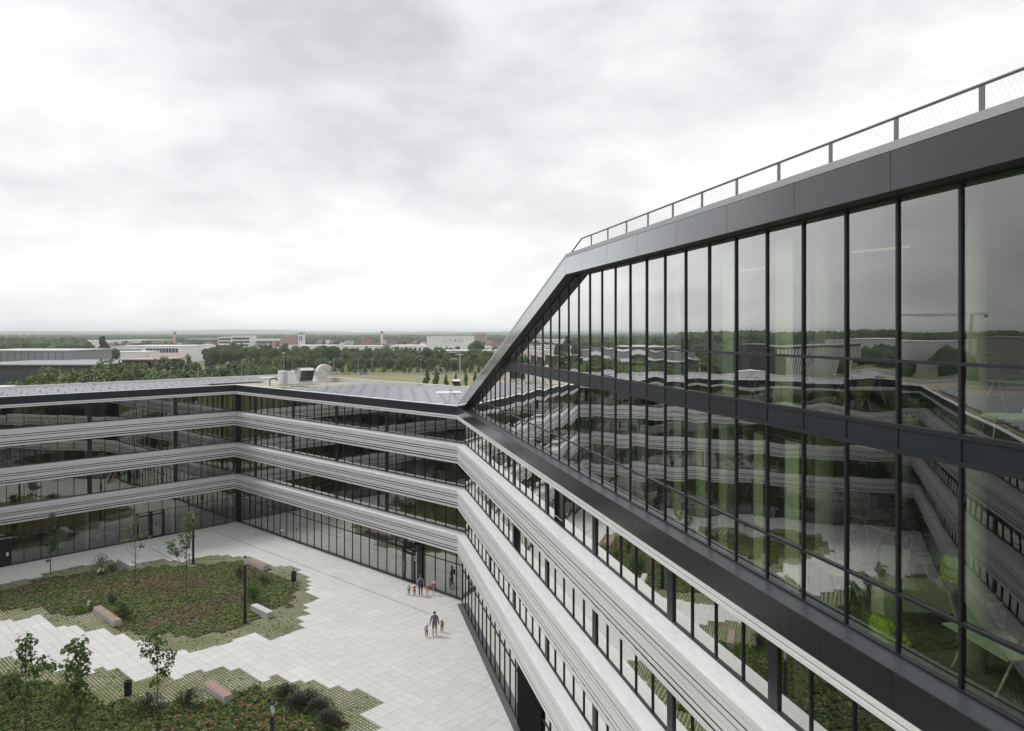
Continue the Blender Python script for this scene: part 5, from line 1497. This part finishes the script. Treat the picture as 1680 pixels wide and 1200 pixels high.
# ------------------------------------------------------------------ far buildings
def bmat(n, c, r=0.7, **k): return pmat('build_' + n, c, r, var=0.05, vscale=0.2, **k)
BW, BG, BD, BR = bmat('white', (0.80, 0.80, 0.80)), bmat('grey', (0.26, 0.27, 0.29)), bmat('dark', (0.075, 0.078, 0.09)), bmat('red', (0.17, 0.075, 0.06))
BP, BB_, BGL, BT_ = bmat('pink', (0.55, 0.42, 0.36)), bmat('brick', (0.16, 0.11, 0.10)), bmat('glass', (0.05, 0.065, 0.08), 0.2), bmat('tan', (0.34, 0.28, 0.21))
def building(x0, x1, ytop, Z, depth, label, wall, roof=None, gable=False, wins=None, wmat=None, group=None, over=0.3, rz=0.0, name='building', cat='building'):
    """stands on the ground at depth Z and spans the photo columns x0..x1; wins = (columns, rows, z0, z1, fill)"""
    a, b = atZ(x0, Z), atZ(x1, Z); ln = (b - a).length; h = max(2.5, topz(ytop, Z))
    c = (a + b) / 2
    root = thing(name, label, cat, (c.x, c.y, 0), rz, group)
    wh = h - (ln * 0.12 if gable and depth > ln else depth * 0.22) * (1 if gable else 0)
    if gable: wh = h * 0.55
    mb = MB(); mb.box(-ln / 2, ln / 2, 0, depth, 0, wh - (0 if gable else 0.3)); mb.obj('wall', wall, root)
    rm = roof or wall; mb = MB()
    if gable:
        o = over
        mb.add([(-ln / 2 - o, -o, wh), (ln / 2 + o, -o, wh), (ln / 2 + o, depth + o, wh), (-ln / 2 - o, depth + o, wh), (-ln / 2 - o, depth / 2, h), (ln / 2 + o, depth / 2, h)],
               [(0, 1, 5, 4), (2, 3, 4, 5), (1, 2, 5), (3, 0, 4), (0, 3, 2, 1)])
    else:
        mb.box(-ln / 2 - over, ln / 2 + over, -over, depth + over, wh - 0.298, wh)
    mb.obj('roof', rm, root)
    if wins:
        for (nc, nr, z0, z1, fill, u0, u1) in wins:
            cw = ln * (u1 - u0) / nc; rh = (z1 - z0) * h / nr
            wmx = MB(); wmx.box(-cw * fill / 2, cw * fill / 2, -0.06, 0.0, 0, rh * (0.6 if nr > 1 else 1.0)); wme_ = wmx.mesh('window', wmat or BGL)
            for i in range(nc):
                for j in range(nr): link('window', wme_, root, (-ln / 2 + ln * u0 + cw * (i + 0.5), -0.002, z0 * h + j * rh))
    return root
building(-60, 163, 598, 225, 40, 'dark grey flat roofed building with a row of square windows', BD, BG, wins=[(17, 1, 0.60, 0.76, 0.62, 0.02, 0.86), (17, 1, 0.12, 0.28, 0.62, 0.02, 0.86)], over=1.2)
building(-60, 108, 575, 262, 30, 'grey metal clad hall above the dark flat roof', BG, bmat('lgrey', (0.5, 0.5, 0.48)), wins=[(15, 1, 0.5, 0.97, 0.05, 0.0, 1.0)], wmat=BD, over=0.3)
building(200, 262, 589.5, 235, 14, 'brick building with a broad overhanging flat roof behind trees', BB_, bmat('tanroof', (0.36, 0.30, 0.26)), wins=[(7, 2, 0.15, 0.85, 0.5, 0.1, 0.95)], over=1.6)
building(182, 302, 568, 560, 60, 'white factory with a band of large windows', BW, bmat('lroof', (0.55, 0.56, 0.57)), wins=[(10, 1, 0.60, 0.86, 0.86, 0.48, 0.92), (1, 1, 0.62, 0.78, 1.0, 0.03, 0.42)])
building(170, 240, 577, 520, 20, 'low white annexe in front of the factory', BW)
building(240, 300, 580, 515, 14, 'low building with a reddish roof in front of the factory', BW, bmat('pinkroof', (0.34, 0.23, 0.21)), gable=True)
building(-20, 40, 560, 900, 30, 'long pale shed at the wooded rise', BT_)
building(55, 75, 560, 760, 14, 'white house with a grey gable at the edge of the wood', BW, BG, gable=True)
building(88, 196, 559, 980, 60, 'long white shed beyond the dark trees', BW, bmat('lroof2', (0.6, 0.6, 0.6)))
building(196, 262, 558, 1040, 50, 'long pale industrial shed with vaulted roof', BT_, BW)
building(305, 365, 566, 820, 60, 'grey brown flat roofed hall', BT_, bmat('tr', (0.38, 0.33, 0.29)))
building(304, 358, 556, 1150, 30, 'blue grey long office building', BG, BW, wins=[(1, 2, 0.3, 0.9, 1.0, 0.02, 0.98)])
building(358, 380, 553, 1000, 24, 'white office block with window bands, lower half', BW, wins=[(1, 3, 0.25, 0.98, 0.9, 0.0, 1.0)])
building(380, 411, 551, 1000, 24, 'white office block with window bands, taller half', BW, wins=[(1, 3, 0.25, 0.95, 0.9, 0.0, 1.0)])
building(412, 470, 556, 1100, 24, 'long low white building right of the office block', BW, wins=[(1, 1, 0.5, 0.75, 0.95, 0, 1)])
building(306, 322, 572, 620, 20, 'white gabled hall with a dome shaped roof', BW, BW, gable=True)
building(322, 352, 571, 600, 24, 'white shed with a broad pale roof', BW, bmat('pk', (0.62, 0.5, 0.48)), gable=True)
building(362, 386, 572, 600, 24, 'shed with a dull red roof', BW, BR, gable=True)
building(390, 420, 571, 640, 20, 'white gabled shed beside the grove', BW, BW, gable=True)
building(458, 487, 555, 880, 16, 'church nave with a red roof', BW, BR, gable=True)
ct = building(489, 498, 547.5, 882, 7, 'white church tower with belfry openings and red cap', BW, BR, wins=[(2, 1, 0.62, 0.86, 0.5, 0.1, 0.9)], over=0.5, name='church_tower', cat='tower')
mb = MB(); hh = topz(547.5, 882); mb.add([(-3.6, -0.5, hh), (3.6, -0.5, hh), (3.6, 7.5, hh), (-3.6, 7.5, hh), (0, 3.5, hh + 1.6)], [(0, 1, 4), (1, 2, 4), (2, 3, 4), (3, 0, 4)]); mb.obj('roof_cap', BR, ct)
building(478, 548, 567, 640, 40, 'long white shed behind the grove', BW, bmat('lr3', (0.62, 0.63, 0.64)))
building(552, 626, 568, 690, 40, 'white shed left of the chimney', BW, bmat('lr4', (0.60, 0.60, 0.60)))
building(640, 700, 567, 700, 40, 'white industrial building with window grid right of the chimney', BW, wins=[(8, 1, 0.45, 0.8, 0.5, 0, 1)])
building(600, 640, 574.5, 560, 20, 'low white shed half hidden by the grove', BW)
building(629, 640, 565, 700, 12, 'grey boiler house at the foot of the chimney', BG)
wh = building(700, 774, 552, 690, 45, 'large white windowless hall with two small emblems', BW, bmat('lr5', (0.70, 0.70, 0.70)))
Ln = (774 - 700) / F * 690; hw = topz(552, 690)
for (fx, w_, mt_) in ((0.42, 0.035, bmat('em1', (0.42, 0.30, 0.32))), (0.635, 0.05, bmat('em2', (0.32, 0.16, 0.2)))):
    mb = MB(); n = 14; cx_ = -Ln / 2 + Ln * fx; rr_ = Ln * w_ * 0.5
    vv = [(cx_ + rr_ * math.cos(6.283 * i / n), -0.10, hw * 0.80 + rr_ * 0.9 * math.sin(6.283 * i / n)) for i in range(n)]
    mb.add(vv, [tuple(range(n))]); mb.obj('emblem', mt_, wh)
for (fx, ln_) in ((0.475, 0.09), (0.69, 0.12)):
    for j in range(2):
        mb = MB(); x_ = -Ln / 2 + Ln * fx; mb.box(x_, x_ + Ln * ln_, -0.12, -0.05, hw * (0.82 - 0.07 * j), hw * (0.845 - 0.07 * j)); mb.obj('lettering_line', bmat('let%d%d' % (fx * 100, j), (0.5, 0.5, 0.52)), wh)
mb = MB(); mb.box(-Ln / 2 + Ln * 0.2, -Ln / 2 + Ln * 0.34, -4, -0.05, 0, hw * 0.28); mb.obj('porch', BG, wh)
building(775, 798, 547, 1060, 16, 'pink apartment block with a roof storey', BP, BP, wins=[(6, 5, 0.1, 0.95, 0.45, 0.03, 0.97)])
building(721, 830, 575.5, 490, 30, 'low white building with a dark window band', BW, bmat('lr6', (0.6, 0.6, 0.56)), wins=[(1, 1, 0.55, 0.86, 1.0, 0.13, 0.68)], over=1.0)
for i, (x, y, Z, w_) in enumerate(((575, 559, 820, 14), (590, 561, 800, 12), (603, 560, 830, 16), (545, 560, 850, 12), (560, 562, 800, 10), (615, 563, 780, 12), (678, 558, 900, 10), (672, 563, 800, 14), (690, 562, 850, 10), (430, 563, 800, 12), (446, 561, 860, 10),
                                   (522, 557, 950, 10), (535, 558, 980, 9), (640, 557, 980, 12), (648, 561, 880, 9), (340, 561, 900, 12), (412, 560, 900, 10), (800, 559, 900, 12), (815, 561, 860, 14), (600, 556, 1050, 14), (630, 558, 1000, 8), (180, 563, 820, 12), (210, 562, 850, 10), (350, 563, 860, 10))):
    building(x - w_ / 2, x + w_ / 2, y, Z, 11, ('small town house with a dull red gable roof' if i % 4 else 'small town house with a grey gable roof'), BW if i % 3 else BT_, BR if i % 4 else BG, gable=True, group=('red roofed town houses' if i % 4 else 'grey roofed town houses'), rz=R(tr_.uniform(-35, 35)), name='town_house', cat='house')
def chimney(x, Z, ytop, r, label, mats):
    h = topz(ytop, Z); p = atZ(x, Z); root = thing('factory_chimney', label, 'chimney', p, 0, 'factory chimneys')
    mb = MB(); mb.lathe([(r * 1.15, 0), (r, h - 2.2)], 12); mb.obj('shaft', mats[0], root, smooth=True)
    mb = MB(); mb.lathe([(r * 1.06, h - 2.2), (r * 1.1, h)], 12); mb.obj('head', mats[1], root, smooth=True)
chimney(286.5, 900, 545, 1.5, 'slim brick factory chimney above the white factory', (bmat('ch1', (0.40, 0.30, 0.25)), bmat('ch1b', (0.30, 0.19, 0.16))))
chimney(626.5, 730, 543.5, 1.25, 'pale concrete factory chimney beyond the grove', (bmat('ch2', (0.46, 0.41, 0.34)), bmat('ch2b', (0.30, 0.24, 0.20))))

# buildings that show only mirrored in the tall glass
def angZ(deg, Z): return CX + F * math.tan(R(deg))
x0, x1 = angZ(-47.5, 1), angZ(-42, 1)
fb = building(x0, x1, 575, 200, 22, 'car park clad in vertical white fins, mirrored in the glass', BD, BG, rz=R(0))
ln_ = (x1 - x0) / F * 200; hb_ = topz(575, 200)
fin = MB(); fin.box(-0.28, 0.28, -0.6, -0.05, 1.5, hb_ - 1.0); fin_me = fin.mesh('fin', BW)
for i in range(26): link('fin', fin_me, fb, (-ln_ / 2 + ln_ * (i + 0.5) / 26, 0, 0))
building(angZ(-57, 1), angZ(-50, 1), 565, 330, 40, 'long white warehouse mirrored in the tall glass', BW)
building(angZ(-62, 1), angZ(-58.5, 1), 561, 120, 20, 'grey ribbed tower block mirrored at the end of the glass', bmat('rib', (0.42, 0.42, 0.43)), wins=[(16, 1, 0.0, 0.95, 0.2, 0, 1)], wmat=BD)
cr = thing('tower_crane', 'slim tower crane mirrored in the tall glass', 'crane', atZ(angZ(-56.0, 1), 330), R(40))
mb = MB()
for a, b in ((-.7, -.7), (.7, -.7), (.7, .7), (-.7, .7)): mb.tube((a, b, 0), (a, b, 34), 0.22, n=4)
for k in range(17): mb.tube((-.7, -.7, 2 * k), (.7, -.7, 2 * k + 2), 0.06, n=3); mb.tube((.7, .7, 2 * k), (-.7, .7, 2 * k + 2), 0.06, n=3)
mb.obj('mast', BT_, cr)
mb = MB()
for b in (-.5, .5): mb.tube((-12, b, 34), (40, b, 34), 0.22, n=4)
mb.tube((-12, 0, 35.2), (40, 0, 35.0), 0.22, n=4)
for k in range(26): mb.tube((-12 + 2 * k, -.5, 34), (-11 + 2 * k, 0, 35.2), 0.05, n=3); mb.tube((-11 + 2 * k, 0, 35.2), (-10 + 2 * k, .5, 34), 0.05, n=3)
mb.obj('jib', BT_, cr)
mb = MB(); mb.box(-12, -9.5, -0.7, 0.7, 32.2, 34); mb.obj('counterweight', BG, cr)

# ------------------------------------------------------------------ meadow, road, lamps
M['meadow2'] = pmat('dry_meadow', (0.17, 0.20, 0.055), 0.95, c2=(0.24, 0.19, 0.095), vscale=0.06, detail=7)
M['asph'] = pmat('asphalt', (0.16, 0.16, 0.16), 0.9, var=0.15, vscale=0.3)
M['path'] = pmat('gravel_path', (0.36, 0.31, 0.23), 0.95, var=0.15, vscale=0.5)
mw = MB(); mw.add([tuple(atZ(x, Z, 0.004)) for x, Z in ((520, 215), (790, 215), (790, 392), (520, 392))], [(0, 1, 2, 3)])
tag(mw.obj('meadow', M['meadow2']), kind='structure')
rd = MB(); rd.add([(-180, 398, 0.008), (60, 394, 0.008), (60, 402, 0.008), (-180, 406, 0.008)], [(0, 1, 2, 3)])
tag(rd.obj('road', M['asph']), kind='structure')
ps = MB(); ps.add([tuple(atZ(x, Z, 0.012)) for x, Z in ((735, 262), (830, 262), (830, 292), (745, 292))], [(0, 1, 2, 3)])
tag(ps.obj('parking_area', M['path']), kind='structure')
pt = MB(); pt.add([tuple(atZ(x, Z, 0.006)) for x, Z in ((310, 262), (380, 250), (382, 258), (312, 272))], [(0, 1, 2, 3)])
tag(pt.obj('path', M['path']), kind='structure')
lp = MB(); lp.tube((0, 0, 0), (0, 0, 8.0), 0.09, 0.06, n=6); lpm = lp.mesh('pole', M['alu'])
lh = MB(); lh.box(-0.55, 0.55, -0.18, 0.18, 7.95, 8.12); lhm = lh.mesh('lamp_head', M['cap'])
for i, (x, Z) in enumerate(((376, 330), (403, 300), (416, 395), (461, 395), (480, 405), (503, 392), (547, 396), (588, 390), (610, 405), (648, 392), (690, 395), (726, 300), (744, 265), (768, 290), (790, 310), (355, 320), (448, 360), (540, 365))):
    o = thing('street_lamp', 'slim grey street lamp by the road behind the meadow', 'street lamp', atZ(x, Z), R(20 * i), 'street lamps along the road')
    link('pole', lpm, o); link('lamp_head', lhm, o)
o = thing('floodlight_mast', 'tall grey mast with a cross arm of lamps at the parking area', 'lamp mast', atZ(754.5, 235), R(4))
mb = MB(); mb.tube((0, 0, 0), (0, 0, topz(582, 235)), 0.20, 0.14, n=8); mb.obj('pole', M['alu'], o)
mb = MB(); zt_ = topz(582, 235); mb.box(-1.0, 1.0, -0.15, 0.15, zt_ - 0.1, zt_ + 0.15); mb.obj('cross_arm', M['cap'], o)
o = thing('floodlight_mast', 'thin mast with a pale cross head above the grove', 'lamp mast', atZ(465.5, 330), 0)
mb = MB(); mb.tube((0, 0, 0), (0, 0, topz(580, 330)), 0.16, 0.10, n=8); mb.obj('pole', M['alu'], o)
mb = MB(); zt_ = topz(580, 330); mb.box(-0.7, 0.7, -0.15, 0.15, zt_ - 0.1, zt_ + 0.3); mb.obj('cross_arm', M['cap'], o)
# parked cars by the parking area
def car(p, rz, colr, label):
    root = thing('parked_car', label, 'car', p, rz, 'cars parked beyond the meadow')
    prof = [(-2.1, 0.35), (-2.1, 0.75), (-1.35, 0.88), (-0.7, 1.42), (0.9, 1.45), (1.6, 0.95), (2.1, 0.85), (2.1, 0.35)]
    mb = MB(); n = len(prof)
    mb.add([(x, -0.85, z) for x, z in prof] + [(x, 0.85, z) for x, z in prof], [tuple(range(n - 1, -1, -1)), tuple(range(n, 2 * n))] + [(i, (i + 1) % n, n + (i + 1) % n, n + i) for i in range(n)])
    mb.obj('body', colr, root)
    mb = MB(); mb.box(-0.75, 1.1, -0.87, 0.87, 0.98, 1.34); mb.obj('window', BGL, root)
    for x in (-1.3, 1.3):
        for y in (-0.8, 0.8):
            mb = MB(); mb.tube((x, y - 0.1, 0.33), (x, y + 0.1, 0.33), 0.33, n=12); mb.obj('wheel', M['black'], root)
for i, (x, Z, c_, cn_) in enumerate(((596, 400, (0.05, 0.25, 0.5), 'blue'), (569, 401, (0.6, 0.4, 0.05), 'yellow'), (548, 401, (0.6, 0.6, 0.6), 'white'), (700, 397, (0.5, 0.5, 0.5), 'silver'), (716, 397, (0.08, 0.08, 0.09), 'black'))):
    car(atZ(x, Z, 0.01), R(10), pmat('car_' + cn_, c_, 0.3, coat=0.5), '%s car parked along the road behind the meadow' % cn_)

# ------------------------------------------------------------------ air
hz = MB(); hz.box(-15800, 15800, -2900, 14800, -1.0, 84.0)
hm_ = bpy.data.materials.new('haze_air'); hm_.use_nodes = True
N_ = hm_.node_tree.nodes; N_.clear()
ho = N_.new('ShaderNodeOutputMaterial'); hv_ = N_.new('ShaderNodeVolumePrincipled')
hv_.inputs['Color'].default_value = (0.86, 0.92, 1.0, 1); hv_.inputs['Density'].default_value = 0.00011; hv_.inputs['Anisotropy'].default_value = 0.2
hm_.node_tree.links.new(hv_.outputs[0], ho.inputs['Volume'])
tag(hz.obj('haze', hm_), 'thin pale haze over the far plain', 'haze', kind='stuff')
